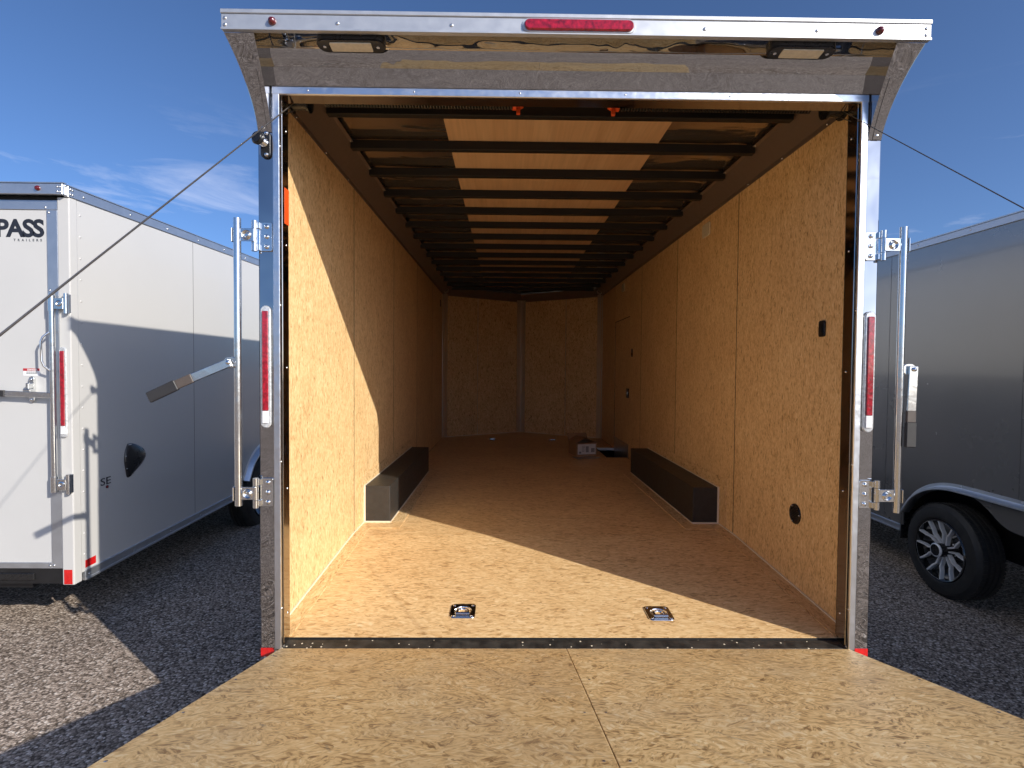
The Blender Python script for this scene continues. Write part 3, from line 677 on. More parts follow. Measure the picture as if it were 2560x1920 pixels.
# lock bars on their hinges
def lock_bar(root, s, px, post_x, yb, z0, z1, hz, mat='zinc', r=0.0145):
    """s=-1: bar stands outside the left post"""
    b = bpy.data.objects.new('lock_bar', None); COL.objects.link(b); b.location = (px, yb, z0); b.parent = root
    b.matrix_parent_inverse = BASE[root.name].inverted(); BASE[b.name] = Matrix.Translation((px, yb, z0)); b.empty_display_size = 0.1
    tube('pipe', [(px, yb, z0), (px, yb, z1)], r, mat, b, 20)
    lathe('pipe_plug', [(r * 0.8, 0.0), (r * 0.8, -0.003), (0, -0.003)], (px, yb, z1 - 0.001), (0, 0, 1), 'black_metal', b, 16)
    for z in hz:
        xk = s * 1.256; a, c = sorted((px + s * -r * 0.6, xk))
        hg = prism('hinge', rounded_rect((s * 1.1955 + s * 1.248) / 2, z, 0.052, 0.115, 0.008), 'y', -0.0075, -0.0008, mat, b, 0.001)
        # knuckle barrel, split in three
        for q0, q1 in ((-0.060, -0.030), (-0.028, 0.028), (0.030, 0.060)):
            tube('hinge_knuckle', [(xk + s * 0.004, -0.020, z + q0), (xk + s * 0.004, -0.020, z + q1)], 0.011, mat, b, 14)
        box('hinge_web', xk - s * 0.014, xk + s * 0.004, -0.018, -0.006, z - 0.055, z - 0.031, mat, b, 0.001)
        box('hinge_web', xk - s * 0.014, xk + s * 0.004, -0.018, -0.006, z + 0.031, z + 0.055, mat, b, 0.001)
        box('hinge_strap', a, c, yb - 0.004, yb + 0.001, z - 0.024, z + 0.026, mat, b, 0.001)
        box('hinge_collar', px + s * (r + 0.001), px + s * (r + 0.006), yb - 0.012, yb + 0.014, z - 0.028, z + 0.028, mat, b, 0.002)
        m_ = (a + c) / 2
        lathe('strap_cup', [(0.0, 0.001), (0.006, 0.001), (0.009, 0.0045), (0.012, 0.001), (0.017, 0.0045), (0.019, 0.003), (0.020, 0.0)], (m_, yb - 0.004, z), (0, -1, 0), mat, b, 22)
        bm = bmesh.new()
        for dz in (-0.040, 0.0, 0.040): add_lathe(bm, [(0.009, 0), (0.009, 0.003), (0.006, 0.006), (0.0, 0.007)], (s * 1.2165, -0.0076, z + dz), (0, -1, 0), 14)
        bmesh.ops.recalc_face_normals(bm, faces=bm.faces); link('hinge_bolts', mesh_bm(bm, 'hinge_bolts'), 'chrome', b, True, 'stuff')
    return b
LBL = lock_bar(T, -1, -1.322, -1.2, -0.032, 1.147, 2.288, (2.222, 1.195))
LBR = lock_bar(T, 1, 1.332, 1.2, -0.032, 1.131, 2.281, (2.210, 1.198))
def flat_bar(name, p0, p1, wd, th, mat, parent, bev=0.002):
    p0, p1 = Vector(p0), Vector(p1); d = (p1 - p0); n_ = Vector((0, -1, 0)); sd_ = d.normalized().cross(n_).normalized() * wd / 2; q = n_ * th / 2
    bm = bmesh.new(); vs_ = [bm.verts.new(p + a * sd_ + b * q) for p in (p0, p1) for a, b in ((-1, -1), (1, -1), (1, 1), (-1, 1))]
    for f in ((3, 2, 1, 0), (4, 5, 6, 7), (0, 1, 5, 4), (1, 2, 6, 5), (2, 3, 7, 6), (3, 0, 4, 7)): bm.faces.new([vs_[i] for i in f])
    bmesh.ops.recalc_face_normals(bm, faces=bm.faces); bmesh.ops.bevel(bm, geom=list(bm.edges), offset=bev, segments=1, affect='EDGES')
    return link(name, mesh_bm(bm, name), mat, parent)
# left handle swung out to the side, right one hanging
prism('handle_lug', rounded_rect(-1.349, 1.719, 0.046, 0.046, 0.02), 'y', -0.044, -0.036, 'zinc', LBL, 0.001)
hb = flat_bar('handle', (-1.345, -0.050, 1.719), (-1.487, -0.058, 1.657), 0.034, 0.010, 'zinc', LBL)
flat_bar('handle_band', (-1.487, -0.058, 1.657), (-1.546, -0.062, 1.630), 0.036, 0.012, 'brown_band', LBL)
flat_bar('handle_grip', (-1.546, -0.062, 1.630), (-1.652, -0.068, 1.578), 0.043, 0.016, 'grip_grey', LBL, 0.003)
lathe('handle_bolt', [(0.009, 0), (0.009, 0.004), (0.005, 0.008), (0, 0.009)], (-1.349, -0.0555, 1.719), (0, -1, 0), 'chrome', LBL, 14)
prism('handle_lug', rounded_rect(1.362, 1.712, 0.050, 0.044, 0.018), 'y', -0.044, -0.036, 'zinc', LBR, 0.001)
flat_bar('handle', (1.372, -0.050, 1.725), (1.366, -0.052, 1.545), 0.036, 0.010, 'zinc', LBR)
flat_bar('handle_band', (1.366, -0.052, 1.545), (1.365, -0.053, 1.500), 0.037, 0.012, 'brown_band', LBR)  # brown reflection on the hanging bar, painted as a piece of its own colour
flat_bar('handle_grip', (1.365, -0.053, 1.500), (1.363, -0.055, 1.400), 0.041, 0.016, 'grip_grey', LBR, 0.003)
lathe('handle_bolt', [(0.009, 0), (0.009, 0.004), (0.005, 0.008), (0, 0.009)], (1.372, -0.0555, 1.712), (0, -1, 0), 'chrome', LBR, 14)

# black door hold-back knob on the left post
KB = prism('hold_back', rounded_rect(-1.219, 2.585, 0.040, 0.105, 0.018), 'y', -0.012, -0.0008, 'black_plastic', T, 0.003)
lathe('spring_stack', [(0.012, 0.0), (0.018, 0.004), (0.014, 0.010), (0.018, 0.016), (0.014, 0.022), (0.017, 0.028), (0.012, 0.034)], (-1.220, -0.012, 2.590), (-0.25, -0.9, 0.1), 'chrome', KB, 20)
lathe('knob', [(0.0, -0.006), (0.020, -0.006), (0.026, 0.0), (0.027, 0.008), (0.020, 0.016), (0.0, 0.019)], (-1.229, -0.046, 2.594), (-0.25, -0.9, 0.1), 'black_plastic', KB, 24)
rivets('bolts', [(-1.214, -0.0122, 2.628, (0, -1, 0)), (-1.214, -0.0122, 2.545, (0, -1, 0))], 0.009, 0.008, 'chrome', KB)

# counterbalance spring, drums, winding cones, lift cables
tube('spring_shaft', [(-1.16, 0.125, 2.833), (1.16, 0.125, 2.833)], 0.012, 'black_metal', T, 12)
for x0, x1 in ((-1.03, -0.24), (0.22, 1.03)):
    pts = []; turns = int((x1 - x0) / 0.0125)
    for i in range(turns * 8 + 1):
        a = 2 * PI * i / 8; pts.append((x0 + (x1 - x0) * i / (turns * 8), 0.125 + 0.030 * math.cos(a), 2.833 + 0.030 * math.sin(a)))
    tube('torsion_spring', pts, 0.0042, 'black_metal', T, 5)
for x, e in ((-0.213, -1), (0.190, 1)):
    wc = lathe('winding_cone', [(0.0, -0.022), (0.024, -0.022), (0.030, -0.010), (0.024, 0.004), (0.034, 0.010), (0.034, 0.024), (0.0, 0.024)], (x, 0.125, 2.833), (e, 0, 0), 'orange_plastic', T, 20)
    box('set_screw', x - 0.008, x + 0.008, 0.117, 0.133, 2.780, 2.802, 'orange_plastic', wc, 0.002)
for s in (-1, 1):
    lathe('cable_drum', [(0.0, 0.0), (0.052, 0.0), (0.052, 0.006), (0.040, 0.008), (0.042, 0.016), (0.040, 0.022), (0.042, 0.030), (0.040, 0.036), (0.040, 0.066), (0.050, 0.070), (0.050, 0.078), (0.0, 0.078)], (s * 1.168, 0.115, 2.822), (-s, 0, 0), 'black_plastic', T, 28)
    cb = tube('lift_cable', [(s * 1.146, 0.085, 2.792), (s * 1.158, -1.0, 1.922), (s * 1.165, -2.005, 1.115)], 0.0024 if s < 0 else 0.0017, 'cable_steel', T, 7)
    if s < 0: tube('cable_sleeve', [(s * 1.161, -1.30, 1.681), (s * 1.163, -1.62, 1.424)], 0.0055, 'zinc', cb, 8)
    tube('cable_slack', [(s * 1.150, 0.10, 2.770), (s * 1.166, 0.03, 2.72), (s * 1.168, -0.010, 2.70)], 0.0022, 'cable_steel', cb, 6)

# ------------------------------------------------------------------ ramp door
RS = 0.265; RL = 2.16; ra = math.atan(RS)
RM = bpy.data.objects.new('ramp_door', None); COL.objects.link(RM); RM.location = (0, 0, 0.5525); RM.parent = T
RM.matrix_parent_inverse = BASE[T.name].inverted(); BASE[RM.name] = Matrix.Translation((0, 0, 0.5525)); RM.empty_display_size = 0.3
def ramp_box(name, x0, x1, a0, a1, z0, z1, mat, bev=0.0):
    """a = distance out along the ramp from the hinge"""
    bm = bmesh.new(); add_box(bm, x0, x1, -a1, -a0, z0, z1, bev); me = mesh_bm(bm, name)
    o = link(name, me, mat, RM)
    me.transform(Matrix.Translation((0, 0, 0.5525)) @ Matrix.Rotation(-ra, 4, 'X'))
    return o
ramp_box('ramp_board', -1.170, -0.0012, 0.006, RL, -0.018, 0.0, 'ramp_board_strands', 0.0015)
ramp_box('ramp_board', 0.0012, 1.170, 0.006, RL, -0.018, 0.0, 'ramp_board_strands', 0.0015)
ramp_box('ramp_frame', -1.168, 1.168, 0.010, RL - 0.004, -0.052, -0.0185, 'mill_aluminium', 0.003)
tube('hinge_rod', [(-1.16, 0.0, 0.535), (1.16, 0.0, 0.535)], 0.010, 'zinc', RM, 12)
bm = bmesh.new()
for x in (-0.03, 0.03, -1.15, 1.15):
    for k in range(7): add_lathe(bm, [(0.0045, 0.0), (0.0042, 0.0006), (0.0, 0.0008)], (x, -0.12 - 0.30 * k, 0.0002), (0, 0, 1), 8)
me = mesh_bm(bm, 'board_screws'); me.transform(Matrix.Translation((0, 0, 0.5525)) @ Matrix.Rotation(-ra, 4, 'X')); link('board_screws', me, 'zinc', RM, True, 'stuff')

# ================================================================== white trailer on the left
def zpath(path, y):
    ps = sorted(path)
    if y <= ps[0][0] or y >= ps[-1][0]: return None
    for (a, za), (b, zb) in zip(ps, ps[1:]):
        if a <= y <= b: return za + (zb - za) * (y - a) / max(1e-6, b - a)
def side_panel(root, x0, x1, y0, y1, zb, zt, path, mat, name='side_panel'):
    """skin panel whose lower edge follows the fender path"""
    low = [(y0, max(zb, zpath(path, y0) or zb))]
    for (y, z) in sorted(path):
        if y0 < y < y1:
            if y == sorted(path)[0][0] or y == sorted(path)[-1][0]:
                low += ([(y - 0.001, zb), (y, max(z, zb))] if y == sorted(path)[0][0] else [(y, max(z, zb)), (y + 0.001, zb)])
            else: low.append((y, max(z, zb)))
    low.append((y1, max(zb, zpath(path, y1) or zb)))
    return prism(name, low + [(y1, zt), (y0, zt)], 'x', x0, x1, mat, root)
def fender(root, x, s, path, mat):
    """bright lip swept along the wheel opening; s = outward side"""
    path = sorted(path); bm = bmesh.new(); rows = []
    for i, (y, z) in enumerate(path):
        a = path[max(i - 1, 0)]; b = path[min(i + 1, len(path) - 1)]; d = Vector((b[0] - a[0], b[1] - a[1])).normalized(); n_ = Vector((-d.y, d.x))
        if n_.y < -0.2: n_ = -n_
        row = []
        for off, out_ in ((0.0, 0.003), (-0.022, 0.006), (-0.030, 0.040), (-0.036, 0.052), (-0.050, 0.054), (-0.056, 0.044), (-0.052, -0.02), (0.0, -0.002)):
            row.append(bm.verts.new((x + s * out_, y + n_.x * off, z + n_.y * off)))
        rows.append(row)
    for a, b in zip(rows, rows[1:]):
        for i in range(8): bm.faces.new((a[i], a[(i + 1) % 8], b[(i + 1) % 8], b[i]))
    bm.faces.new(rows[0]); bm.faces.new(rows[-1][::-1]); bmesh.ops.recalc_face_normals(bm, faces=bm.faces)
    me = mesh_bm(bm, 'fender'); o = link('fender', me, mat, root, True); me.set_sharp_from_angle(angle=math.radians(40)); return o
def smooth_path(p, n=5):
    out_ = []
    for i in range(len(p) - 1):
        p0, p1, p2, p3 = p[max(i - 1, 0)], p[i], p[i + 1], p[min(i + 2, len(p) - 1)]
        for k in range(n):
            t = k / n
            out_.append(tuple(0.5 * ((2 * p1[j]) + (-p0[j] + p2[j]) * t + (2 * p0[j] - 5 * p1[j] + 4 * p2[j] - p3[j]) * t * t + (-p0[j] + 3 * p1[j] - 3 * p2[j] + p3[j]) * t ** 3) for j in (0, 1)))
    return out_ + [p[-1]]

A = empty('cargo_trailer', (-4.08, 1.0, 0), 'closed white trailer with black lettering on its rear door, left of the open one', 'trailer', GROUP)
XL = -2.80
fr = [(2.247, 0.567), (2.147, 0.707), (2.023, 0.799), (1.896, 0.850), (1.769, 0.874), (1.62, 0.880), (1.42, 0.880), (1.22, 0.880)]
frs = smooth_path(fr)
full = frs + [(2.44 - y, z) for y, z in frs[-2::-1]]            # mirrored about the axle pair
lpath = [(5.27 - y, z - 0.01) for y, z in full]
edges = [1.0505, 2.228, 3.447, 4.666, 5.885, 7.0]
for a, b in zip(edges, edges[1:]):
    side_panel(A, XL - 0.012, XL, a + 0.0012, b - 0.0012, 0.455, 2.69, lpath, 'white_paint')
for a in edges[1:-1]: box('panel_seam', XL - 0.011, XL + 0.0008, a - 0.0016, a + 0.0016, 0.47 if not 3.0 < a < 5.1 else 0.9, 2.677, 'seam_dark', A)
box('inner_wall', XL - 0.03, XL - 0.014, 1.03, 6.99, 0.95, 2.68, 'black_metal', A)
box('far_side', XL - 2.56, XL - 2.54, 1.0, 7.0, 0.46, 2.70, 'white_paint', A)
box('roof', XL - 2.56, XL, 0.985, 7.0, 2.735, 2.745, 'white_paint', A)
box('front_wall', XL - 2.54, XL - 0.03, 6.98, 7.0, 0.46, 2.73, 'white_paint', A)
box('underframe', XL - 2.40, XL - 0.30, 1.06, 6.9, 0.36, 0.46, 'black_metal', A)
box('corner_post', XL - 0.0665, XL + 0.0035, 0.990, 1.050, 0.405, 2.678, 'white_paint', A, 0.006, 2)
rivets('side_rivets', [(XL + 0.0, 1.073, 0.56 + 0.127 * k, (1, 0, 0)) for k in range(17)], 0.0065, 0.004, 'white_paint', A)
TR = box('top_rail', XL - 0.02, XL + 0.008, 0.980, 7.0, 2.678, 2.738, 'grey_trim', A, 0.003)
box('rail_lip', XL - 0.03, XL + 0.012, 0.976, 7.0, 2.7385, 2.744, 'grey_trim', TR)
rivets('rail_rivets', [(XL + 0.008, 1.095 + 0.40 * k, 2.705, (1, 0, 0)) for k in range(12)] + [(XL + 0.008, 0.997 + dx, z, (1, 0, 0)) for dx in (0.0, 0.016) for z in (2.695, 2.722)], 0.0075, 0.005, 'rivet_metal', TR)
BR = prism('bottom_rail', [(1.07, 0.400), (6.9, 0.400), (6.9, 0.462), (1.07, 0.462)], 'x', XL - 0.015, XL + 0.006, 'grey_trim', A, 0.002)
box('rail_bead', XL + 0.0065, XL + 0.013, 1.072, 6.9, 0.402, 0.412, 'grey_trim', BR); box('rail_bead', XL + 0.0065, XL + 0.012, 1.072, 6.9, 0.452, 0.461, 'grey_trim', BR)
rivets('rail_rivets', [(XL + 0.0065, 1.10 + 0.40 * k, 0.43, (1, 0, 0)) for k in range(14)], 0.007, 0.004, 'rivet_metal', BR)
fender(A, XL, 1, lpath, 'mill_aluminium')
make_wheel(A, XL + 0.03, 3.42, 0.385, 1, simple=True); make_wheel(A, XL + 0.03, 4.60, 0.355, 1, simple=True)
box('wheel_well', XL - 0.45, XL - 0.28, 3.02, 5.0, 0.40, 0.95, 'black_metal', A)
VE = smooth_path([(1.449, 1.168), (1.424, 1.12), (1.416, 1.06), (1.426, 1.0), (1.449, 0.938), (1.54, 0.985), (1.605, 1.03), (1.625, 1.068), (1.60, 1.112), (1.54, 1.148), (1.49, 1.165), (1.449, 1.168)], 4)[:-1]
bm = bmesh.new(); cyv, czv = 1.505, 1.06; rows = []
for k, h in ((1.0, 0.0), (0.97, 0.008), (0.80, 0.016), (0.45, 0.022), (0.15, 0.023)):
    rows.append([bm.verts.new((XL + 0.001 + h, cyv + (y - cyv) * k, czv + (z - czv) * k)) for y, z in VE])
for a, b in zip(rows, rows[1:]):
    for i in range(len(VE)): bm.faces.new((a[i], a[(i + 1) % len(VE)], b[(i + 1) % len(VE)], b[i]))
bm.faces.new(rows[-1]); bmesh.ops.recalc_face_normals(bm, faces=bm.faces)
vn = link('side_vent', mesh_bm(bm, 'side_vent'), 'black_plastic', A, True)
rivets('vent_screws', [(XL + 0.010, cyv + (y - cyv) * 0.93, czv + (z - czv) * 0.93, (1, 0, 0)) for y, z in VE[::6]], 0.0045, 0.003, 'rivet_metal', vn)
text('lettering', 'SE', 0.066, (XL + 0.001, 1.205, 0.940), EAST, 'decal_black', A, 'LEFT', 0.0005, 1.0, 1.45)
lathe('marker_light', [(0.011, 0), (0.010, 0.005), (0.005, 0.009), (0, 0.010)], (XL, 1.262, 0.924), (1, 0, 0), 'lens_dark_red', A, 14)
box('reflective_tape', XL + 0.0002, XL + 0.0016, 1.077, 1.160, 0.474, 0.520, 'tape_red', A)
# rear
box('rear_band', XL - 2.52, XL - 0.004, 0.955, 0.979, 2.684, 2.746, 'grey_trim', A, 0.003)
box('band_lip', XL - 2.53, XL + 0.004, 0.950, 0.975, 2.7465, 2.752, 'grey_trim', A)
lathe('marker_light', [(0.015, 0), (0.0145, 0.006), (0.009, 0.013), (0, 0.0155)], (-2.944, 0.955, 2.717), (0, -1, 0), 'lens_dark_red', A, 16)
rivets('band_rivets', [(XL - 0.02, 0.955, z, (0, -1, 0)) for z in (2.699, 2.727)] + [(XL - 0.035, 0.955, z, (0, -1, 0)) for z in (2.699, 2.727)], 0.0065, 0.004, 'rivet_metal', A)
DO = box('rear_door', -5.20, -2.934, 1.004, 1.03, 0.535, 2.606, 'door_white', A, label='white rear door with black lettering')
box('door_frame', -5.25, -2.870, 0.998, 1.03, 2.6065, 2.662, 'grey_trim', A, 0.002)
box('door_frame', -2.9335, -2.868, 0.9965, 1.03, 0.50, 2.606, 'grey_trim', A, 0.003)
box('door_frame', -5.25, -2.934, 0.9985, 1.03, 0.50, 0.5345, 'grey_trim', A, 0.002)
box('post_gap', -2.868, -2.8655, 1.006, 1.03, 0.50, 2.66, 'rubber_seal', A)
box('header_gap', -5.3, -2.868, 1.01, 1.04, 2.6625, 2.684, 'rubber_seal', A)
rivets('frame_screws', [(-2.920, 0.9965, z, (0, -1, 0)) for z in (2.590, 2.141, 0.52)] + [(-2.940, 0.998, 2.62, (0, -1, 0)), (-2.945, 0.998, 0.517, (0, -1, 0))], 0.007, 0.004, 'rivet_metal', A)
text('lettering', 'COMPASS', 0.139, (-2.952, 1.0035, 2.4525), REAR, 'decal_black', DO, 'RIGHT', 0.0048, 0.90, 1.04)
text('lettering', 'TRAILERS', 0.0195, (-2.966, 1.0035, 2.4245), REAR, 'decal_grey', DO, 'RIGHT', 0.0005, 2.2, 1.0)
BU = box('bumper', -5.2, -2.868, 1.01, 1.05, 0.405, 0.4995, 'black_metal', A)
box('bumper_bracket', -3.30, -3.043, 1.0, 1.0095, 0.428, 0.470, 'black_plastic', BU, 0.004)
box('reflective_tape', XL - 0.056, XL - 0.0075, 0.9885, 0.9897, 0.411, 0.497, 'tape_red', A)
tail_light(A, -2.8385, 0.9895, 1.280, 1.810, 0.044)
B = bpy.data.objects.new('lock_bar', None); COL.objects.link(B); B.location = (-2.882, 0.965, 0.97); B.parent = A; B.matrix_parent_inverse = BASE[A.name].inverted(); BASE[B.name] = Matrix.Translation(B.location)
tube('pipe', [(-2.882, 0.965, 0.965), (-2.882, 0.965, 2.118)], 0.0155, 'zinc', B, 18)
for z in (2.062, 1.010):
    tube('pipe_collar', [(-2.882, 0.965, z - 0.046), (-2.882, 0.965, z + 0.046)], 0.0195, 'zinc', B, 18)
    box('hinge_strap', -2.866, -2.815, 0.958, 0.966, z - 0.034, z + 0.030, 'zinc', B, 0.002)
    lathe('strap_cup', [(0.0, 0.001), (0.008, 0.001), (0.012, 0.005), (0.018, 0.003), (0.019, 0.0)], (-2.838, 0.958, z), (0, -1, 0), 'zinc', B, 18)
    tube('hinge_knuckle', [(-2.806, 0.970, z - 0.058), (-2.806, 0.970, z + 0.058)], 0.012, 'zinc', B, 12)
    box('hinge', -2.806, -2.797, 0.972, 1.035, z - 0.055, z + 0.055, 'zinc', B, 0.002)
gh = tube('grab_handle', [(-2.905, 0.995, 1.905), (-2.893, 0.952, 1.893), (-2.913, 0.936, 1.868), (-2.921, 0.932, 1.842), (-2.919, 0.932, 1.730), (-2.910, 0.936, 1.700), (-2.893, 0.952, 1.676), (-2.905, 0.995, 1.664)], 0.0058, 'chrome', A, 10)
rivets('handle_bolts', [(-2.905, 0.9965, z, (0, -1, 0)) for z in (1.922, 1.938, 1.648, 1.632)], 0.010, 0.012, 'zinc', gh)
sk = box('warning_decal', -3.087, -2.991, 1.0030, 1.0038, 1.641, 1.684, 'decal_white', DO)
box('decal_header', -3.087, -2.991, 1.0022, 1.0029, 1.669, 1.684, 'decal_red', DO)
text('decal_word', 'DANGER', 0.0145, (-3.032, 1.0018, 1.6712), REAR, 'decal_white', DO, 'CENTER', 0.0003)
bm = bmesh.new()
for z, h in ((1.662, 0.030), (1.653, 0.034)):
    for k in range(5):
        add_box(bm, -3.068 + k * 0.0125, -3.068 + k * 0.0125 + 0.0105, 1.0022, 1.0028, z - 0.002, z + 0.002)
link('decal_print', mesh_bm(bm, 'decal_print'), 'decal_grey', DO, kind='stuff')
KP = prism('latch_keeper', rounded_rect(-3.030, 1.561, 0.032, 0.152, 0.014), 'y', 0.990, 1.0025, 'zinc', DO, 0.002)
rivets('keeper_bolts', [(-3.030, 0.990, z, (0, -1, 0)) for z in (1.620, 1.502)], 0.011, 0.010, 'chrome', KP)
box('keeper_hook', -3.052, -3.008, 0.955, 0.9895, 1.548, 1.566, 'zinc', KP, 0.004); box('keeper_hook', -3.040, -3.020, 0.960, 0.9895, 1.566, 1.600, 'zinc', KP, 0.004)
flat_bar('handle', (-2.885, 0.958, 1.530), (-3.157, 0.962, 1.539), 0.032, 0.010, 'zinc', B)
flat_bar('handle_grip', (-3.157, 0.962, 1.539), (-3.36, 0.963, 1.545), 0.036, 0.016, 'grip_grey', B, 0.003)
SH = Matrix(((1, 0, 0, 0), (0, 1, 0, 0), (0, 0.026, 1, -0.026), (0, 0, 0, 1)))   # its body rises slightly towards the nose
def slope_body(o):
    for ch in o.children:
        if ch.name.startswith('wheel') and ch.type == 'EMPTY': continue
        if ch.type == 'MESH': ch.data.transform(SH)
        slope_body(ch)
slope_body(A)
A.location = (-4.306, 1.187, -0.10); A.scale = (1.059,) * 3

# ================================================================== charcoal trailer on the right
C_ = empty('cargo_trailer', (4.35, 1.8, 0), 'closed charcoal trailer with bright fender and black alloy wheel, right of the open one', 'trailer', GROUP)
XR = 3.08; YR = -1.42
edges = [YR + 0.06, 0.03, 1.25, 2.47, 3.69, 4.91, 6.0]
for a, b in zip(edges, edges[1:]):
    side_panel(C_, XR, XR + 0.012, a + 0.001, b - 0.001, 0.42, 2.70, full, 'charcoal_paint')
for a in edges[1:-1]: box('panel_seam', XR - 0.0008, XR + 0.011, a - 0.0016, a + 0.0016, 0.43 if not 0.15 < a < 2.3 else 0.89, 2.697, 'seam_dark', C_)
box('inner_wall', XR + 0.014, XR + 0.03, YR + 0.05, 5.98, 0.93, 2.68, 'black_metal', C_)
box('far_side', XR + 2.54, XR + 2.56, YR, 6.0, 0.42, 2.70, 'charcoal_paint', C_)
box('roof', XR, XR + 2.56, YR, 6.0, 2.742, 2.752, 'silver_skin', C_)
box('rear_wall', XR + 0.02, XR + 2.54, YR + 0.01, YR + 0.03, 0.42, 2.74, 'charcoal_paint', C_)
box('rear_post', XR - 0.003, XR + 0.07, YR, YR + 0.059, 0.40, 2.69, 'polished_steel', C_, 0.004)
box('front_wall', XR + 0.02, XR + 2.54, 5.97, 5.99, 0.42, 2.74, 'charcoal_paint', C_)
box('underframe', XR + 0.32, XR + 2.30, YR + 0.1, 5.9, 0.34, 0.43, 'black_metal', C_)
TR = box('top_rail', XR - 0.008, XR + 0.02, YR, 6.0, 2.698, 2.748, 'visor_aluminium', C_, 0.003)
box('rail_bead', XR - 0.014, XR - 0.0085, YR, 6.0, 2.698, 2.708, 'visor_aluminium', TR); box('rail_lip', XR - 0.014, XR + 0.03, YR, 6.0, 2.7485, 2.757, 'visor_aluminium', TR)
rivets('rail_rivets', [(XR - 0.008, 2.17 - 0.49 * k, 2.728, (-1, 0, 0)) for k in range(-7, 7)], 0.009, 0.005, 'rivet_metal', TR)
for y0, y1 in ((2.27, 6.0), (YR, 0.17)):
    BR = box('bottom_rail', XR - 0.006, XR + 0.02, y0, y1, 0.362, 0.4195, 'grey_trim', C_, 0.002)
    box('rail_bead', XR - 0.013, XR - 0.0065, y0, y1, 0.405, 0.416, 'grey_trim', BR); box('rail_bead', XR - 0.013, XR - 0.0065, y0, y1, 0.364, 0.374, 'grey_trim', BR)
fe = fender(C_, XR, -1, full, 'mill_aluminium')
rivets('fender_rivets', [(XR - 0.0045, y, z, (-1, 0, 0)) for y, z in ((2.135, 0.700), (1.68, 0.868), (1.22, 0.868), (0.76, 0.868))], 0.006, 0.004, 'rivet_metal', fe)
sk_ = [(1.68, 0.830), (1.609, 0.819), (1.54, 0.796), (1.469, 0.757), (1.41, 0.712), (1.368, 0.685), (1.32, 0.664), (1.27, 0.656), (1.22, 0.654)]
sk_ = sk_ + [(2.44 - y, z) for y, z in sk_[-2::-1]]
prism('fender_skirt', sk_ + [(0.76, 0.834), (1.68, 0.834)], 'x', XR + 0.001, XR + 0.010, 'charcoal_paint', C_)
make_wheel(C_, XR + 0.04 - 0.08, 1.825, 0.352, -1); make_wheel(C_, XR - 0.04, 0.615, 0.352, -1)
prism('mud_guard', [(2.262, 0.30), (2.272, 0.30), (2.272, 0.52), (2.262, 0.55)], 'x', XR + 0.0, XR + 0.24, 'black_plastic', C_)
box('wheel_well', XR + 0.27, XR + 0.31, 0.10, 2.36, 0.36, 0.93, 'black_metal', C_)
box('wheel_well_roof', XR + 0.015, XR + 0.30, 0.15, 2.30, 0.90, 0.925, 'black_metal', C_)
for yy in (1.825, 0.615):
    tube('axle', [(XR + 0.1, yy, 0.352), (XR + 2.4, yy, 0.352)], 0.03, 'black_metal', C_, 12)
C_.rotation_euler.x = 0.006

# ================================================================== small things on the trailer floor
cb_ = empty('cardboard_box', (0.715, 4.545, ZF), 'opened brown cardboard box with white shipping label by the side door', 'box')
rz = Matrix.Translation((0.715, 4.545, ZF)) @ Matrix.Rotation(math.radians(12), 4, 'Z')
def cbx(name, x0, x1, y0, y1, z0, z1, mat, par, pre=None):
    bm = bmesh.new(); add_box(bm, x0, x1, y0, y1, z0, z1); me = mesh_bm(bm, name); me.transform(rz @ (pre or Matrix.Identity(4))); return link(name, me, mat, par)
hx, hy, hz_ = 0.13, 0.155, 0.165
fp = cbx('panel', -hx, hx, -hy, -hy + 0.004, 0.001, hz_, 'cardboard', cb_); cbx('panel', -hx, hx, hy - 0.004, hy, 0.001, hz_, 'cardboard', cb_)
cbx('panel', -hx, -hx + 0.004, -hy + 0.004, hy - 0.004, 0.001, hz_, 'cardboard', cb_); cbx('panel', hx - 0.004, hx, -hy + 0.004, hy - 0.004, 0.001, hz_, 'cardboard', cb_)
cbx('base_panel', -hx + 0.004, hx - 0.004, -hy + 0.004, hy - 0.004, 0.001, 0.006, 'cardboard', cb_)
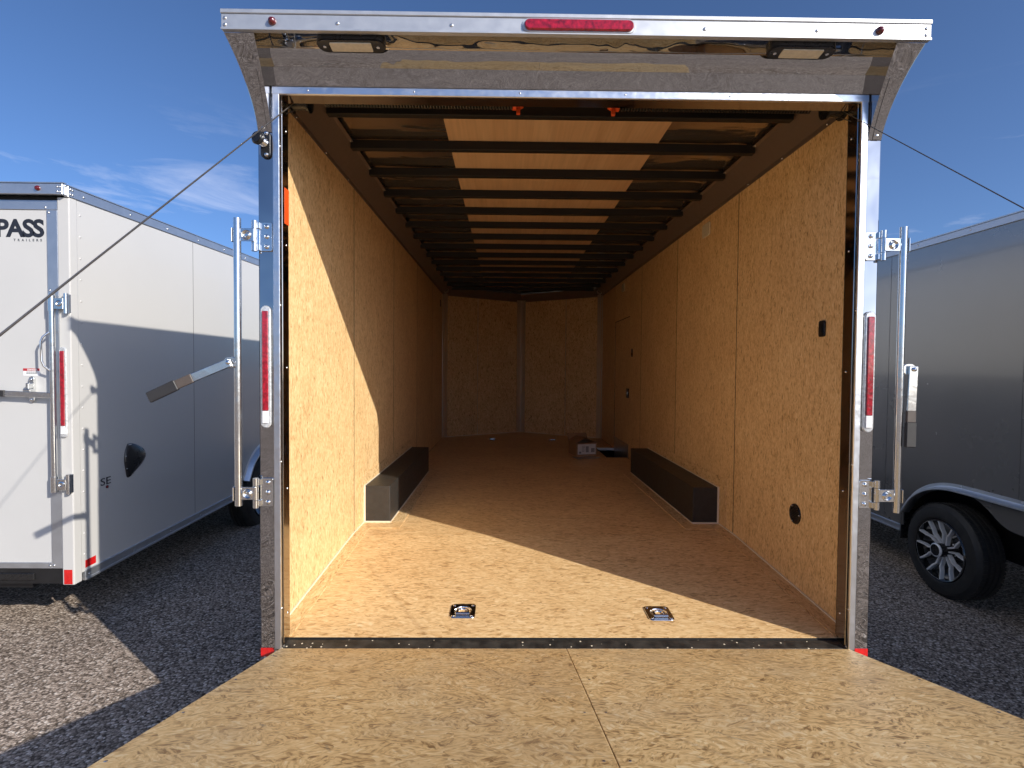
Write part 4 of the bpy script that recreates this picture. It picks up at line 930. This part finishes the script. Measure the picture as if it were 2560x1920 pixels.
for (px, py, ang, axis, w_, d_) in ((-hx, 0, 28, 'Y', hy, 0.115), (hx, 0, -22, 'Y', hy, -0.115), (0, hy, 52, 'X', hx, 0.10)):
    pre = Matrix.Translation((px, py, hz_ + 0.002)) @ Matrix.Rotation(math.radians(-ang if axis == 'Y' else ang), 4, axis)
    if axis == 'Y': cbx('flap', min(0, d_), max(0, d_), -w_, w_, 0, 0.004, 'cardboard', cb_, pre)
    else: cbx('flap', -w_, w_, 0, d_, 0, 0.004, 'cardboard', cb_, pre)
lb = cbx('shipping_label', -0.115, 0.118, -hy - 0.0012, -hy - 0.0002, 0.025, 0.150, 'paper', cb_)
bm = bmesh.new(); rnd = random.Random(3)
for (x0, x1, z0, z1) in ((-0.10, -0.07, 0.035, 0.06), (-0.01, 0.03, 0.05, 0.125), (0.06, 0.105, 0.05, 0.10)):
    x = x0
    while x < x1 - 0.003:
        q = rnd.choice((0.002, 0.003, 0.005)); add_box(bm, x, x + q, -hy - 0.0020, -hy - 0.0013, z0, z1); x += q + rnd.choice((0.002, 0.003))
for k in range(5):
    add_box(bm, -0.06, -0.06 + rnd.uniform(0.02, 0.04), -hy - 0.0020, -hy - 0.0013, 0.06 + k * 0.016, 0.064 + k * 0.016)
me = mesh_bm(bm, 'label_print'); me.transform(rz); link('label_print', me, 'paper_ink', lb, kind='stuff')
def sheet(cx, cy, w_, d_, rot, label):
    bm = bmesh.new(); nx, ny = 8, 6; M = Matrix.Translation((cx, cy, ZF + 0.002)) @ Matrix.Rotation(rot, 4, 'Z')
    vv = [[bm.verts.new(M @ Vector((-w_ / 2 + w_ * i / nx, -d_ / 2 + d_ * j / ny, 0.006 * (1 + math.sin(i * 0.9 + j * 0.5)) * (0.4 + 0.6 * (i / nx) ** 2)))) for j in range(ny + 1)] for i in range(nx + 1)]
    for i in range(nx):
        for j in range(ny): bm.faces.new((vv[i][j], vv[i + 1][j], vv[i + 1][j + 1], vv[i][j + 1]))
    r_ = bmesh.ops.solidify(bm, geom=list(bm.faces), thickness=0.0006)
    o = link('paper_sheet', mesh_bm(bm, 'paper_sheet'), 'paper', None, True); o['label'] = label; o['category'] = 'paper'
sheet(0.72, 4.27, 0.30, 0.19, 0.25, 'crumpled pale paper sheet on the floor in front of the cardboard box')
